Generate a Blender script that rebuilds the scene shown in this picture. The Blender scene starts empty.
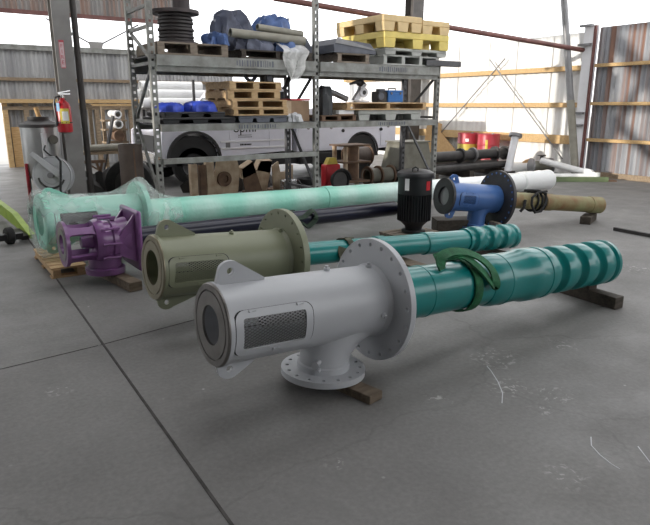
import bpy, math, random
from mathutils import Vector as V, Matrix as MX
random.seed(7)
S = bpy.context.scene
COL = S.collection
PI = math.pi
rad = math.radians

# ------------------------------------------------------------------ materials
MATS = {}
def mat(name, col, rough=.5, metal=0., var=.12, scale=6., bump=0., spec=.5, col2=None, coat=0.):
    """painted / worn surface: base colour with two octaves of noise towards col2 (or a darker tone)"""
    m = bpy.data.materials.new(name); m.use_nodes = True
    nt = m.node_tree; n = nt.nodes; l = nt.links
    b = n['Principled BSDF']
    b.inputs['Roughness'].default_value = rough; b.inputs['Metallic'].default_value = metal
    b.inputs['Specular IOR Level'].default_value = spec
    b.inputs['Coat Weight'].default_value = coat
    tc = n.new('ShaderNodeTexCoord')
    ns = n.new('ShaderNodeTexNoise'); ns.inputs['Scale'].default_value = scale; ns.inputs['Detail'].default_value = 6
    l.new(tc.outputs['Object'], ns.inputs['Vector'])
    cr = n.new('ShaderNodeValToRGB')
    c2 = col2 if col2 else tuple(c * (1 - var * 2.2) for c in col)
    cr.color_ramp.elements[0].position = .32; cr.color_ramp.elements[1].position = .66
    cr.color_ramp.elements[0].color = (*c2, 1); cr.color_ramp.elements[1].color = (*col, 1)
    l.new(ns.outputs['Fac'], cr.inputs['Fac']); l.new(cr.outputs['Color'], b.inputs['Base Color'])
    if bump:
        bp = n.new('ShaderNodeBump'); bp.inputs['Strength'].default_value = bump; bp.inputs['Distance'].default_value = .01
        n2 = n.new('ShaderNodeTexNoise'); n2.inputs['Scale'].default_value = scale * 9; n2.inputs['Detail'].default_value = 4
        l.new(tc.outputs['Object'], n2.inputs['Vector'])
        l.new(n2.outputs['Fac'], bp.inputs['Height']); l.new(bp.outputs['Normal'], b.inputs['Normal'])
    MATS[name] = m
    return m

def wood(name, light, dark, rough=.75):
    m = bpy.data.materials.new(name); m.use_nodes = True
    nt = m.node_tree; n = nt.nodes; l = nt.links; b = n['Principled BSDF']; b.inputs['Roughness'].default_value = rough
    tc = n.new('ShaderNodeTexCoord'); mp = n.new('ShaderNodeMapping'); mp.inputs['Scale'].default_value = (3, 14, 14)
    ns = n.new('ShaderNodeTexNoise'); ns.inputs['Scale'].default_value = 2.5; ns.inputs['Detail'].default_value = 7
    cr = n.new('ShaderNodeValToRGB'); cr.color_ramp.elements[0].position = .3; cr.color_ramp.elements[1].position = .7
    cr.color_ramp.elements[0].color = (*dark, 1); cr.color_ramp.elements[1].color = (*light, 1)
    l.new(tc.outputs['Object'], mp.inputs['Vector']); l.new(mp.outputs['Vector'], ns.inputs['Vector'])
    l.new(ns.outputs['Fac'], cr.inputs['Fac']); l.new(cr.outputs['Color'], b.inputs['Base Color'])
    return m

def corrugated(name, c1, c2, c3=None, streak=3., panel=.0, rough=.5, metal=.0):
    """weathered sheet metal: vertical streaks between c1 and c2, rust c3 in wide vertical bands"""
    m = bpy.data.materials.new(name); m.use_nodes = True
    nt = m.node_tree; n = nt.nodes; l = nt.links; b = n['Principled BSDF']
    b.inputs['Roughness'].default_value = rough; b.inputs['Metallic'].default_value = metal
    tc = n.new('ShaderNodeTexCoord'); mp = n.new('ShaderNodeMapping'); mp.inputs['Scale'].default_value = (streak, streak, .12)
    ns = n.new('ShaderNodeTexNoise'); ns.inputs['Scale'].default_value = 1.6; ns.inputs['Detail'].default_value = 6
    cr = n.new('ShaderNodeValToRGB'); cr.color_ramp.elements[0].position = .38; cr.color_ramp.elements[1].position = .62
    cr.color_ramp.elements[0].color = (*c2, 1); cr.color_ramp.elements[1].color = (*c1, 1)
    l.new(tc.outputs['Object'], mp.inputs['Vector']); l.new(mp.outputs['Vector'], ns.inputs['Vector'])
    l.new(ns.outputs['Fac'], cr.inputs['Fac'])
    out = cr.outputs['Color']
    if c3:
        mp2 = n.new('ShaderNodeMapping'); mp2.inputs['Scale'].default_value = (3.2, 3.2, .08); mp2.inputs['Location'].default_value = (3.1, 1.3, 0)
        n2 = n.new('ShaderNodeTexNoise'); n2.inputs['Scale'].default_value = 1.3; n2.inputs['Detail'].default_value = 4
        r2 = n.new('ShaderNodeValToRGB'); r2.color_ramp.elements[0].position = .47; r2.color_ramp.elements[1].position = .60
        mx = n.new('ShaderNodeMixRGB'); mx.inputs['Color2'].default_value = (*c3, 1)
        l.new(tc.outputs['Object'], mp2.inputs['Vector']); l.new(mp2.outputs['Vector'], n2.inputs['Vector'])
        l.new(n2.outputs['Fac'], r2.inputs['Fac']); l.new(r2.outputs['Color'], mx.inputs['Fac']); l.new(out, mx.inputs['Color1'])
        out = mx.outputs['Color']
    l.new(out, b.inputs['Base Color'])
    return m

def film(name, col, clear=.6, rough=.18, bump=.6, scale=9.):
    """thin polythene: see-through, creased and glossy"""
    m = bpy.data.materials.new(name); m.use_nodes = True
    nt = m.node_tree; n = nt.nodes; l = nt.links; b = n['Principled BSDF']
    b.inputs['Base Color'].default_value = (*col, 1); b.inputs['Roughness'].default_value = rough
    tr = n.new('ShaderNodeBsdfTransparent'); mx = n.new('ShaderNodeMixShader')
    tc = n.new('ShaderNodeTexCoord'); ns = n.new('ShaderNodeTexNoise'); ns.inputs['Scale'].default_value = scale; ns.inputs['Detail'].default_value = 5
    ns.inputs['Distortion'].default_value = 1.2
    l.new(tc.outputs['Object'], ns.inputs['Vector'])
    bp = n.new('ShaderNodeBump'); bp.inputs['Strength'].default_value = bump; bp.inputs['Distance'].default_value = .03
    l.new(ns.outputs['Fac'], bp.inputs['Height']); l.new(bp.outputs['Normal'], b.inputs['Normal'])
    mr = n.new('ShaderNodeMapRange'); mr.inputs['From Min'].default_value = .35; mr.inputs['From Max'].default_value = .65
    mr.inputs['To Min'].default_value = 1 - clear - .12; mr.inputs['To Max'].default_value = 1 - clear + .12
    l.new(ns.outputs['Fac'], mr.inputs['Value']); l.new(mr.outputs['Result'], mx.inputs['Fac'])
    l.new(tr.outputs[0], mx.inputs[1]); l.new(b.outputs[0], mx.inputs[2])
    l.new(mx.outputs[0], n['Material Output'].inputs['Surface'])
    return m

M = {}
M['grey'] = mat('grey_enamel', (.51, .525, .55), .36, var=.04, scale=3)
M['machined'] = mat('machined_steel', (.30, .285, .27), .38, metal=.7, var=.12, scale=9)
M['olive'] = mat('olive_enamel', (.235, .25, .165), .42, var=.06, scale=3)
M['brass'] = mat('varnished_steel_face', (.34, .31, .22), .35, metal=.6, var=.1, scale=9)
M['teal'] = mat('teal_enamel', (.003, .215, .205), .30, var=.08, scale=4, coat=.3)
M['mint'] = mat('mint_enamel', (.33, .74, .60), .35, var=.05, scale=3)
M['purple'] = mat('purple_enamel', (.25, .105, .285), .3, var=.12, scale=8, coat=.3)
M['navy'] = mat('navy_coated_pipe', (.012, .014, .035), .3, var=.2, scale=3)
M['blue'] = mat('blue_enamel', (.065, .16, .41), .35, var=.1, scale=4)
M['bluedark'] = mat('dark_primer', (.035, .034, .037), .5, var=.2, scale=8)
M['rustcol'] = mat('olive_rusted_pipe', (.27, .27, .13), .6, col2=(.21, .11, .045), scale=5, bump=.3)
M['black'] = mat('black_enamel', (.014, .014, .016), .42, var=.15)
M['rubber'] = mat('black_rubber', (.018, .018, .018), .8, var=.2, scale=12, bump=.2)
M['gasket'] = mat('dark_gasket', (.03, .03, .032), .7)
M['boltgrey'] = mat('zinc_bolt', (.4, .4, .4), .35, metal=.8)
M['hollow'] = mat('dark_bore', (.05, .05, .055), .7)
M['timber'] = wood('weathered_timber', (.20, .155, .11), (.10, .075, .05))
M['timberdark'] = wood('dark_oily_timber', (.075, .06, .045), (.03, .024, .018))
M['pallet'] = wood('pale_pallet_wood', (.60, .42, .23), (.40, .26, .13))
M['palletgrey'] = wood('grey_pallet_wood', (.29, .24, .19), (.16, .125, .095))
M['plywood'] = wood('plywood', (.55, .36, .17), (.40, .24, .10))
M['tan'] = wood('tan_girt_timber', (.58, .40, .20), (.42, .27, .12))
M['studs'] = wood('brown_stud_timber', (.32, .24, .16), (.19, .14, .09))
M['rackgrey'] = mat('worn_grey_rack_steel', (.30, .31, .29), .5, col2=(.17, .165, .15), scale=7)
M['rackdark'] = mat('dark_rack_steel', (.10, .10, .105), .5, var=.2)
M['rust'] = mat('rusty_steel', (.19, .115, .07), .8, col2=(.10, .06, .04), scale=6, bump=.3)
M['rustlight'] = mat('sandy_rusted_steel', (.56, .45, .32), .75, col2=(.36, .25, .16), scale=6, bump=.2)
M['darksteel'] = mat('dark_steel', (.055, .052, .05), .55, col2=(.03, .028, .028), scale=6)
M['steel'] = mat('grey_steel', (.25, .25, .255), .4, metal=.3, var=.1)
M['white'] = mat('white_paint', (.80, .80, .82), .4, var=.03)
M['truckwhite'] = mat('white_truck_paint', (.74, .74, .82), .22, var=.02, coat=.5)
M['pvc'] = mat('white_pvc', (.82, .82, .81), .35, var=.03)
M['whitewrap'] = mat('white_wrapped_pipe', (.86, .87, .87), .35, col2=(.66, .70, .70), scale=4, bump=.2)
M['tank'] = mat('galvanised_tank', (.42, .425, .42), .35, metal=.4, var=.12, scale=3)
M['reelgrey'] = mat('light_grey_reel', (.56, .57, .59), .4, var=.05)
M['red'] = mat('red_enamel', (.55, .02, .03), .35, var=.1)
M['drumred'] = mat('red_drum_paint', (.42, .03, .05), .4, col2=(.30, .03, .04), scale=5)
M['yellowlab'] = mat('yellow_label', (.72, .6, .1), .5, var=.05)
M['drumyel'] = mat('yellow_drum_paint', (.60, .46, .06), .5, col2=(.42, .33, .07), scale=6)
M['bluelab'] = mat('blue_label', (.2, .42, .66), .5, var=.05)
M['paper'] = mat('white_paper', (.85, .85, .85), .7, var=.02)
M['signpink'] = mat('pink_sign_face', (.80, .62, .64), .5, var=.05)
M['signred'] = mat('red_sign_print', (.62, .10, .13), .5, var=.05)
M['lime'] = mat('lime_green_paint', (.33, .46, .045), .45, col2=(.22, .33, .04), scale=6)
M['tarpblue'] = mat('blue_tarpaulin', (.10, .18, .42), .45, col2=(.05, .09, .22), scale=7, bump=.4)
M['tarpbright'] = mat('bright_blue_tarpaulin', (.04, .09, .60), .4, col2=(.025, .05, .35), scale=9, bump=.5)
M['tarpdark'] = mat('slate_tarpaulin', (.11, .125, .18), .5, col2=(.05, .055, .085), scale=7, bump=.4)
M['tanpipe'] = mat('tan_pipe', (.30, .285, .235), .5, var=.1)
M['spoolwood'] = mat('dark_spool', (.085, .068, .068), .7, col2=(.045, .038, .04), scale=8)
M['cable'] = mat('black_cable', (.045, .038, .038), .55, var=.2)
M['yellowp'] = mat('yellow_pallet_plastic', (.78, .62, .17), .5, var=.07)
M['tanp'] = mat('tan_pallet_plastic', (.74, .55, .28), .55, var=.07)
M['greyp'] = mat('grey_pallet_plastic', (.44, .45, .42), .5, var=.08)
M['slatebox'] = mat('slate_sheet', (.13, .14, .17), .5, var=.15)
M['cardboard'] = mat('cardboard', (.33, .22, .14), .8, var=.1)
M['toolblue'] = mat('blue_toolbox', (.035, .17, .50), .4, var=.08)
M['bagdark'] = mat('charcoal_bag', (.075, .08, .085), .7, var=.2, bump=.3)
M['sling'] = mat('green_webbing', (.014, .15, .055), .75, col2=(.008, .075, .028), scale=20, bump=.4)
M['slingdark'] = mat('dark_green_webbing', (.03, .06, .035), .8, col2=(.016, .025, .018), scale=20, bump=.4)
M['slingbrown'] = mat('olive_brown_webbing', (.085, .085, .05), .8, col2=(.04, .035, .022), scale=20, bump=.4)
M['columngrey'] = mat('grey_column_steel', (.33, .32, .31), .6, col2=(.25, .24, .23), scale=4)
M['columndark'] = mat('dark_column_steel', (.085, .075, .07), .6, col2=(.05, .045, .042), scale=4)
M['redpipe'] = mat('red_oxide_pipe', (.20, .085, .075), .6, var=.15)
M['stationtan'] = mat('tan_machine_case', (.19, .185, .15), .55, col2=(.12, .115, .09), scale=5)
M['greenchan'] = mat('faded_green_steel', (.15, .20, .10), .6, var=.15)
M['glassdark'] = mat('dark_window_glass', (.03, .035, .04), .08, var=.02)
M['chrome'] = mat('chrome', (.6, .6, .6), .15, metal=.9, var=.03)
M['brown'] = mat('brown_steel_pipe', (.115, .085, .07), .6, col2=(.07, .05, .042), scale=5)
M['corr'] = corrugated('weathered_galvanised_sheet', (.42, .42, .42), (.26, .26, .265))
M['corrfascia'] = corrugated('dull_galvanised_sheet', (.30, .29, .28), (.20, .19, .185), (.30, .20, .16))
M['corrwhite'] = corrugated('white_painted_sheet', (.80, .80, .78), (.66, .655, .64))
M['corrrust'] = corrugated('rust_streaked_sheet', (.36, .37, .39), (.20, .21, .23), (.22, .12, .085))
M['film'] = film('clear_polythene_wrap', (.88, .94, .91), .74, .14, bump=.45, scale=3.)
M['sheetfilm'] = film('hanging_polythene', (.82, .82, .80), .35, .3, scale=7)

def mint_wrap_material():
    """mint pipe under layered stretch film: whitish overlapping bands along the pipe"""
    m = bpy.data.materials.new('mint_pipe_under_stretch_film'); m.use_nodes = True
    nt = m.node_tree; n = nt.nodes; l = nt.links; b = n['Principled BSDF']; b.inputs['Roughness'].default_value = .22
    tc = n.new('ShaderNodeTexCoord'); sp = n.new('ShaderNodeSeparateXYZ'); l.new(tc.outputs['Object'], sp.inputs[0])
    w = n.new('ShaderNodeTexWave'); w.bands_direction = 'X'; w.inputs['Scale'].default_value = .42; w.inputs['Distortion'].default_value = 2.2; w.inputs['Detail'].default_value = 3
    l.new(tc.outputs['Object'], w.inputs['Vector'])
    ns = n.new('ShaderNodeTexNoise'); ns.inputs['Scale'].default_value = 5; ns.inputs['Detail'].default_value = 5; l.new(tc.outputs['Object'], ns.inputs['Vector'])
    ad = n.new('ShaderNodeMath'); ad.operation = 'MULTIPLY'; l.new(w.outputs['Fac'], ad.inputs[0]); l.new(ns.outputs['Fac'], ad.inputs[1])
    cr = n.new('ShaderNodeValToRGB'); cr.color_ramp.elements[0].position = .05; cr.color_ramp.elements[1].position = .5
    cr.color_ramp.elements[0].color = (.30, .70, .56, 1); cr.color_ramp.elements[1].color = (.47, .77, .66, 1)
    l.new(ad.outputs[0], cr.inputs['Fac'])
    # the wrap gets thicker and whiter towards the far end
    mr = n.new('ShaderNodeMapRange'); mr.inputs['From Min'].default_value = 3.2; mr.inputs['From Max'].default_value = 5.4; l.new(sp.outputs['X'], mr.inputs['Value'])
    mx = n.new('ShaderNodeMixRGB'); mx.inputs['Color2'].default_value = (.84, .86, .86, 1)
    l.new(mr.outputs['Result'], mx.inputs['Fac']); l.new(cr.outputs['Color'], mx.inputs['Color1'])
    l.new(mx.outputs['Color'], b.inputs['Base Color'])
    bp = n.new('ShaderNodeBump'); bp.inputs['Strength'].default_value = .35; bp.inputs['Distance'].default_value = .02
    n2 = n.new('ShaderNodeTexNoise'); n2.inputs['Scale'].default_value = 14; l.new(tc.outputs['Object'], n2.inputs['Vector'])
    l.new(n2.outputs['Fac'], bp.inputs['Height']); l.new(bp.outputs['Normal'], b.inputs['Normal'])
    return m
M['mintfilm'] = mint_wrap_material()

def floor_material():
    m = bpy.data.materials.new('stained_concrete'); m.use_nodes = True
    nt = m.node_tree; n = nt.nodes; l = nt.links; b = n['Principled BSDF']
    tc = n.new('ShaderNodeTexCoord')
    def noise(sc, det=6, dist=0., rough=.6):
        x = n.new('ShaderNodeTexNoise'); x.inputs['Scale'].default_value = sc; x.inputs['Detail'].default_value = det
        x.inputs['Distortion'].default_value = dist; x.inputs['Roughness'].default_value = rough
        l.new(tc.outputs['Object'], x.inputs['Vector']); return x
    def ramp(src, p0, p1, c0, c1):
        r = n.new('ShaderNodeValToRGB'); r.color_ramp.elements[0].position = p0; r.color_ramp.elements[1].position = p1
        r.color_ramp.elements[0].color = (*c0, 1); r.color_ramp.elements[1].color = (*c1, 1); l.new(src, r.inputs['Fac']); return r
    def mix(kind, a, bb, fac=None, f=1.):
        x = n.new('ShaderNodeMixRGB'); x.blend_type = kind; x.inputs['Fac'].default_value = f
        if fac: l.new(fac, x.inputs['Fac'])
        l.new(a, x.inputs['Color1'])
        if isinstance(bb, tuple): x.inputs['Color2'].default_value = (*bb, 1)
        else: l.new(bb, x.inputs['Color2'])
        return x
    base = ramp(noise(.55, 8, .6).outputs['Fac'], .3, .7, (.155, .152, .147), (.215, .21, .202))
    fine = ramp(noise(38, 5).outputs['Fac'], .3, .75, (.82, .82, .82), (1.1, 1.1, 1.1))
    c = mix('MULTIPLY', base.outputs['Color'], fine.outputs['Color'])
    stain = ramp(noise(1.6, 7, 1.0).outputs['Fac'], .55, .72, (0, 0, 0), (.55, .55, .55))
    c = mix('MIX', c.outputs['Color'], (.13, .127, .122), stain.outputs['Color'])
    # pale scuffs
    sc = ramp(noise(3.3, 9, 2.5, .75).outputs['Fac'], .66, .74, (0, 0, 0), (.6, .6, .6))
    c = mix('MIX', c.outputs['Color'], (.40, .39, .37), sc.outputs['Color'])
    # paint specks
    vo = n.new('ShaderNodeTexVoronoi'); vo.inputs['Scale'].default_value = 5.5; l.new(tc.outputs['Object'], vo.inputs['Vector'])
    sp = ramp(vo.outputs['Distance'], .03, .06, (1, 1, 1), (0, 0, 0))
    gate = ramp(noise(1.1, 2).outputs['Fac'], .5, .62, (0, 0, 0), (.8, .8, .8))
    g = mix('MULTIPLY', sp.outputs['Color'], gate.outputs['Color'])
    c = mix('MIX', c.outputs['Color'], (.5, .49, .47), g.outputs['Color'])
    # old paint splashes in a few places
    fx = ramp(noise(26, 4, .5).outputs['Fac'], .56, .62, (0, 0, 0), (.9, .9, .9))
    for (px, py, pr) in ((2.68, 2.06, .16), (2.83, 1.86, .13), (2.62, 1.80, .08), (2.24, 2.21, .09), (2.95, 2.40, .22), (3.5, 2.3, .14), (.5, 3.5, .10), (2.2, 1.35, .12), (1.4, 2.0, .06), (5.9, 3.1, .25)):
        vd = n.new('ShaderNodeVectorMath'); vd.operation = 'DISTANCE'; vd.inputs[1].default_value = (px, py, 0); l.new(tc.outputs['Object'], vd.inputs[0])
        rm = ramp(vd.outputs['Value'], pr * .3, pr, (.6, .6, .6), (0, 0, 0)); mk = mix('MULTIPLY', rm.outputs['Color'], fx.outputs['Color'])
        c = mix('MIX', c.outputs['Color'], (.52, .51, .49), mk.outputs['Color'])
    # hairline cracks
    v2 = n.new('ShaderNodeTexVoronoi'); v2.feature = 'DISTANCE_TO_EDGE'; v2.inputs['Scale'].default_value = .3
    nz = noise(2.5, 6); ma = mix('ADD', tc.outputs['Object'], nz.outputs['Color'], None, .35); l.new(ma.outputs['Color'], v2.inputs['Vector'])
    cr = ramp(v2.outputs['Distance'], .0, .0035, (.35, .35, .35), (0, 0, 0))
    c = mix('MIX', c.outputs['Color'], (.09, .087, .083), cr.outputs['Color'])
    l.new(c.outputs['Color'], b.inputs['Base Color'])
    rr = ramp(noise(2.2, 5).outputs['Fac'], .3, .7, (.42, .42, .42), (.7, .7, .7)); l.new(rr.outputs['Color'], b.inputs['Roughness'])
    bp = n.new('ShaderNodeBump'); bp.inputs['Strength'].default_value = .15; bp.inputs['Distance'].default_value = .01
    l.new(noise(45, 4).outputs['Fac'], bp.inputs['Height']); l.new(bp.outputs['Normal'], b.inputs['Normal'])
    return m
M['floor'] = floor_material()
M['joint'] = mat('dirty_floor_joint', (.07, .066, .062), .9, var=.2, scale=15)

# ------------------------------------------------------------------ mesh builder
class MB:
    def __init__(s, T=None):
        s.v = []; s.f = []; s.T = T
    def add(s, vs, fs):
        o = len(s.v); s.v += [tuple(x) for x in vs]; s.f += [tuple(i + o for i in f) for f in fs]; return s
    def box(s, c, d, yaw=0., R=None):
        x, y, z = d[0] / 2, d[1] / 2, d[2] / 2
        vs = [V((i * x, j * y, k * z)) for i in (-1, 1) for j in (-1, 1) for k in (-1, 1)]
        if R is None and yaw: R = MX.Rotation(yaw, 3, 'Z')
        if R is not None: vs = [R @ p for p in vs]
        c = V(c); vs = [p + c for p in vs]
        return s.add(vs, [(0, 1, 3, 2), (4, 6, 7, 5), (0, 4, 5, 1), (2, 3, 7, 6), (0, 2, 6, 4), (1, 5, 7, 3)])
    def bar(s, p0, p1, w, h):
        p0, p1 = V(p0), V(p1); d = p1 - p0
        q = d.to_track_quat('X', 'Z').to_matrix()
        return s.box((p0 + p1) / 2, (d.length, w, h), R=q)
    def cyl(s, p0, p1, r, r1=None, n=20, caps=True):
        p0, p1 = V(p0), V(p1); r1 = r if r1 is None else r1
        q = (p1 - p0).to_track_quat('Z', 'Y').to_matrix(); a, b = q.col[0], q.col[1]
        vs = []
        for p, rr in ((p0, r), (p1, r1)):
            for i in range(n):
                t = 2 * PI * i / n; vs.append(p + (a * math.cos(t) + b * math.sin(t)) * rr)
        fs = [(i, (i + 1) % n, n + (i + 1) % n, n + i) for i in range(n)]
        if caps: fs += [tuple(range(n - 1, -1, -1)), tuple(range(n, 2 * n))]
        return s.add(vs, fs)
    def lathe(s, prof, n=40, o=(0, 0, 0), d=(1, 0, 0), closed=False):
        """prof: (along, radius) pairs about axis d through o"""
        o, d = V(o), V(d).normalized(); q = d.to_track_quat('Z', 'Y').to_matrix(); a, b = q.col[0], q.col[1]
        vs = []
        for t, r in prof:
            for i in range(n):
                u = 2 * PI * i / n; vs.append(o + d * t + (a * math.cos(u) + b * math.sin(u)) * r)
        m = len(prof); fs = []
        for k in range(m if closed else m - 1):
            k2 = (k + 1) % m
            for i in range(n):
                j = (i + 1) % n; fs.append((k * n + i, k * n + j, k2 * n + j, k2 * n + i))
        return s.add(vs, fs)
    def pipe(s, p0, p1, r, wall=.015, n=24):
        p0, p1 = V(p0), V(p1); L = (p1 - p0).length
        return s.lathe([(0, r - wall), (0, r), (L, r), (L, r - wall)], n, p0, p1 - p0, True)
    def tube(s, pts, r, n=10, caps=True):
        pts = [V(p) for p in pts]; m = len(pts); vs = []; rs = r if isinstance(r, (list, tuple)) else [r] * m
        up = None
        for i, p in enumerate(pts):
            t = (pts[min(i + 1, m - 1)] - pts[max(i - 1, 0)]).normalized()
            if up is None:
                up = V((0, 0, 1)) if abs(t.z) < .9 else V((1, 0, 0))
            a = (up - t * up.dot(t)).normalized(); up = a; b = t.cross(a)
            for k in range(n):
                u = 2 * PI * k / n; vs.append(p + (a * math.cos(u) + b * math.sin(u)) * rs[i])
        fs = [(i * n + k, i * n + (k + 1) % n, (i + 1) * n + (k + 1) % n, (i + 1) * n + k) for i in range(m - 1) for k in range(n)]
        if caps: fs += [tuple(range(n - 1, -1, -1)), tuple(range((m - 1) * n, m * n))]
        return s.add(vs, fs)
    def ribbon(s, pts, nor, w, h, closed=False):
        """rectangular section, w across the surface, h along the normal"""
        pts = [V(p) for p in pts]; m = len(pts); vs = []
        for i, p in enumerate(pts):
            if closed: t = pts[(i + 1) % m] - pts[i - 1]
            else: t = pts[min(i + 1, m - 1)] - pts[max(i - 1, 0)]
            t.normalize(); nn = V(nor[i]); nn = (nn - t * nn.dot(t)).normalized(); b = t.cross(nn)
            for x, y in ((-1, 0), (1, 0), (1, 1), (-1, 1)): vs.append(p + b * (x * w / 2) + nn * (y * h))
        fs = []
        for i in range(m if closed else m - 1):
            j = (i + 1) % m
            for k in range(4): fs.append((i * 4 + k, i * 4 + (k + 1) % 4, j * 4 + (k + 1) % 4, j * 4 + k))
        if not closed: fs += [(3, 2, 1, 0), tuple((m - 1) * 4 + k for k in range(4))]
        return s.add(vs, fs)
    def prism(s, poly, ext):
        poly = [V(p) for p in poly]; e = V(ext); n = len(poly)
        return s.add(poly + [p + e for p in poly], [tuple(range(n - 1, -1, -1)), tuple(range(n, 2 * n))] + [(i, (i + 1) % n, n + (i + 1) % n, n + i) for i in range(n)])
    def grid(s, fn, nu, nv, cu=False):
        vs = [fn(i, j) for i in range(nu) for j in range(nv)]
        fs = [(i * nv + j, ((i + 1) % nu) * nv + j, ((i + 1) % nu) * nv + j + 1, i * nv + j + 1) for i in range(nu if cu else nu - 1) for j in range(nv - 1)]
        return s.add(vs, fs)
    def ringplate(s, x0, x1, r0, r1, N, rb, rh, o=(0, 0, 0), ax='x', hs=0.):
        """flat flange with N real bolt holes on circle rb"""
        def P(x, r, t):
            if ax == 'x': return V((x + o[0], o[1] + r * math.cos(t), o[2] + r * math.sin(t)))
            return V((o[0] + r * math.cos(t), o[1] + r * math.sin(t), x + o[2]))
        q = 5
        for k in range(N):
            t0 = 2 * PI * (k + hs) / N; t1 = 2 * PI * (k + 1 + hs) / N; tm = (t0 + t1) / 2
            bd = [(r1, t0 + (t1 - t0) * i / q) for i in range(q)] + [(r1 + (r0 - r1) * i / q, t1) for i in range(q)]
            bd += [(r0, t1 + (t0 - t1) * i / q) for i in range(q)] + [(r0 + (r1 - r0) * i / q, t0) for i in range(q)]
            hp = []
            for r, t in bd:
                dx = r * math.cos(t - tm) - rb; dy = r * math.sin(t - tm); L = math.hypot(dx, dy)
                px, py = rb + dx / L * rh, dy / L * rh
                hp.append((math.hypot(px, py), tm + math.atan2(py, px)))
            n = len(bd)
            vs = [P(x, r, t) for x in (x0, x1) for lst in (bd, hp) for r, t in lst]
            fs = []
            for i in range(n):
                j = (i + 1) % n
                fs += [(i, j, n + j, n + i), (2 * n + i, 3 * n + i, 3 * n + j, 2 * n + j), (n + i, n + j, 3 * n + j, 3 * n + i)]
                if i < q or 2 * q <= i < 3 * q: fs.append((i, 2 * n + i, 2 * n + j, j))
            s.add(vs, fs)
        return s
    def build(s, name, m, parent=None, smooth=.6, bevel=0., loc=None):
        me = bpy.data.meshes.new(name)
        vs = [tuple(s.T @ V(v)) for v in s.v] if s.T is not None else s.v
        if loc is not None: vs = [tuple(V(v) - V(loc)) for v in vs]
        me.from_pydata(vs, [], s.f); me.validate(); me.update()
        import bmesh
        bm = bmesh.new(); bm.from_mesh(me); bmesh.ops.remove_doubles(bm, verts=bm.verts, dist=1e-5)
        bmesh.ops.recalc_face_normals(bm, faces=bm.faces); bm.to_mesh(me); bm.free()
        if smooth:
            me.shade_smooth(); me.set_sharp_from_angle(angle=smooth)
        me.materials.append(m)
        o = bpy.data.objects.new(name, me); COL.objects.link(o)
        if parent is not None: o.parent = parent
        if loc is not None: o.location = loc
        if bevel:
            b = o.modifiers.new('bevel', 'BEVEL'); b.width = bevel; b.segments = 2; b.limit_method = 'ANGLE'; b.angle_limit = rad(40)
            b.harden_normals = False
        return o

def tag(o, label, cat, group=None, kind=None):
    if label: o['label'] = label
    if cat: o['category'] = cat
    if group: o['group'] = group
    if kind: o['kind'] = kind
    return o
def thing(name, label, cat, loc, group=None, R=None):
    o = bpy.data.objects.new(name, None); COL.objects.link(o)
    o.empty_display_size = .1
    if R is not None: o.matrix_world = MX.Translation(V(loc)) @ R.to_4x4()
    else: o.location = loc
    return tag(o, label, cat, group)
def off(loc):
    """builder written in world coordinates for a thing standing at loc"""
    return MB(MX.Translation(-V(loc)))
def struct(name, mb, m, **k):
    o = mb.build(name, m, **k); o['kind'] = 'structure'; return o
def part_label(o, label): o['label'] = label; return o
def copy_tree(o, parent=None, loc=None):
    c = o.copy(); COL.objects.link(c)
    if parent is not None: c.parent = parent
    if loc is not None: c.location = loc
    for ch in list(o.children): copy_tree(ch, c)
    return c
def text_mesh(name, body, size, loc, R, m, parent, thick=.002):
    cu = bpy.data.curves.new(name, 'FONT'); cu.body = body; cu.size = size; cu.extrude = thick; cu.align_x = 'CENTER'; cu.align_y = 'CENTER'
    t = bpy.data.objects.new(name + '_curve', cu); COL.objects.link(t)
    bpy.context.view_layer.update()
    me = bpy.data.meshes.new_from_object(t.evaluated_get(bpy.context.evaluated_depsgraph_get()))
    bpy.data.objects.remove(t)
    me.transform(MX.Translation(V(loc)) @ R.to_4x4()); me.materials.clear(); me.materials.append(m)
    o = bpy.data.objects.new(name, me); COL.objects.link(o); o.parent = parent
    return o

# ------------------------------------------------------------------ pumps
def axes(A, B):
    A, B = V(A), V(B); u = (B - A).normalized(); v = V((0, 0, 1)).cross(u).normalized(); w = u.cross(v)
    R = MX((u, v, w)).transposed()
    return A, R, (B - A).length
def cp(x, r, t):
    """point on a barrel about local X; t=0 faces -Y, t=90deg is up"""
    return V((x, -r * math.cos(t), r * math.sin(t)))
def rrect(x0, x1, t0, t1, r, cr, k=6):
    pts = []
    s0, s1 = t0 * r, t1 * r
    for cx, cs, a0 in ((x1 - cr, s1 - cr, 0), (x0 + cr, s1 - cr, 90), (x0 + cr, s0 + cr, 180), (x1 - cr, s0 + cr, 270)):
        for i in range(k + 1):
            a = rad(a0 + 90 * i / k); pts.append((cx + cr * math.cos(a), cs + cr * math.sin(a)))
    out = []
    for i in range(len(pts)):                     # resample long curved sides
        a, b = pts[i], pts[(i + 1) % len(pts)]
        m = max(1, int(math.hypot(b[0] - a[0], b[1] - a[1]) / .03))
        out += [(a[0] + (b[0] - a[0]) * j / m, a[1] + (b[1] - a[1]) * j / m) for j in range(m)]
    return out
def barrel_mb(T, prof_r, xs, wins, step=4):
    mb = MB(T); n = 360 // step
    for ix in range(len(xs) - 1):
        x0, x1 = xs[ix], xs[ix + 1]
        for k in range(n):
            d = k * step; hole = False
            for (wx0, wx1, c, h) in wins:
                dd = (d + step / 2 - c + 180) % 360 - 180
                if abs(dd) < h and x0 >= wx0 - 1e-6 and x1 <= wx1 + 1e-6: hole = True
            if hole: continue
            a, b = rad(d), rad(d + step)
            mb.add([cp(x0, prof_r, a), cp(x1, prof_r, a), cp(x1, prof_r, b), cp(x0, prof_r, b)], [(0, 1, 2, 3)])
    return mb
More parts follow.
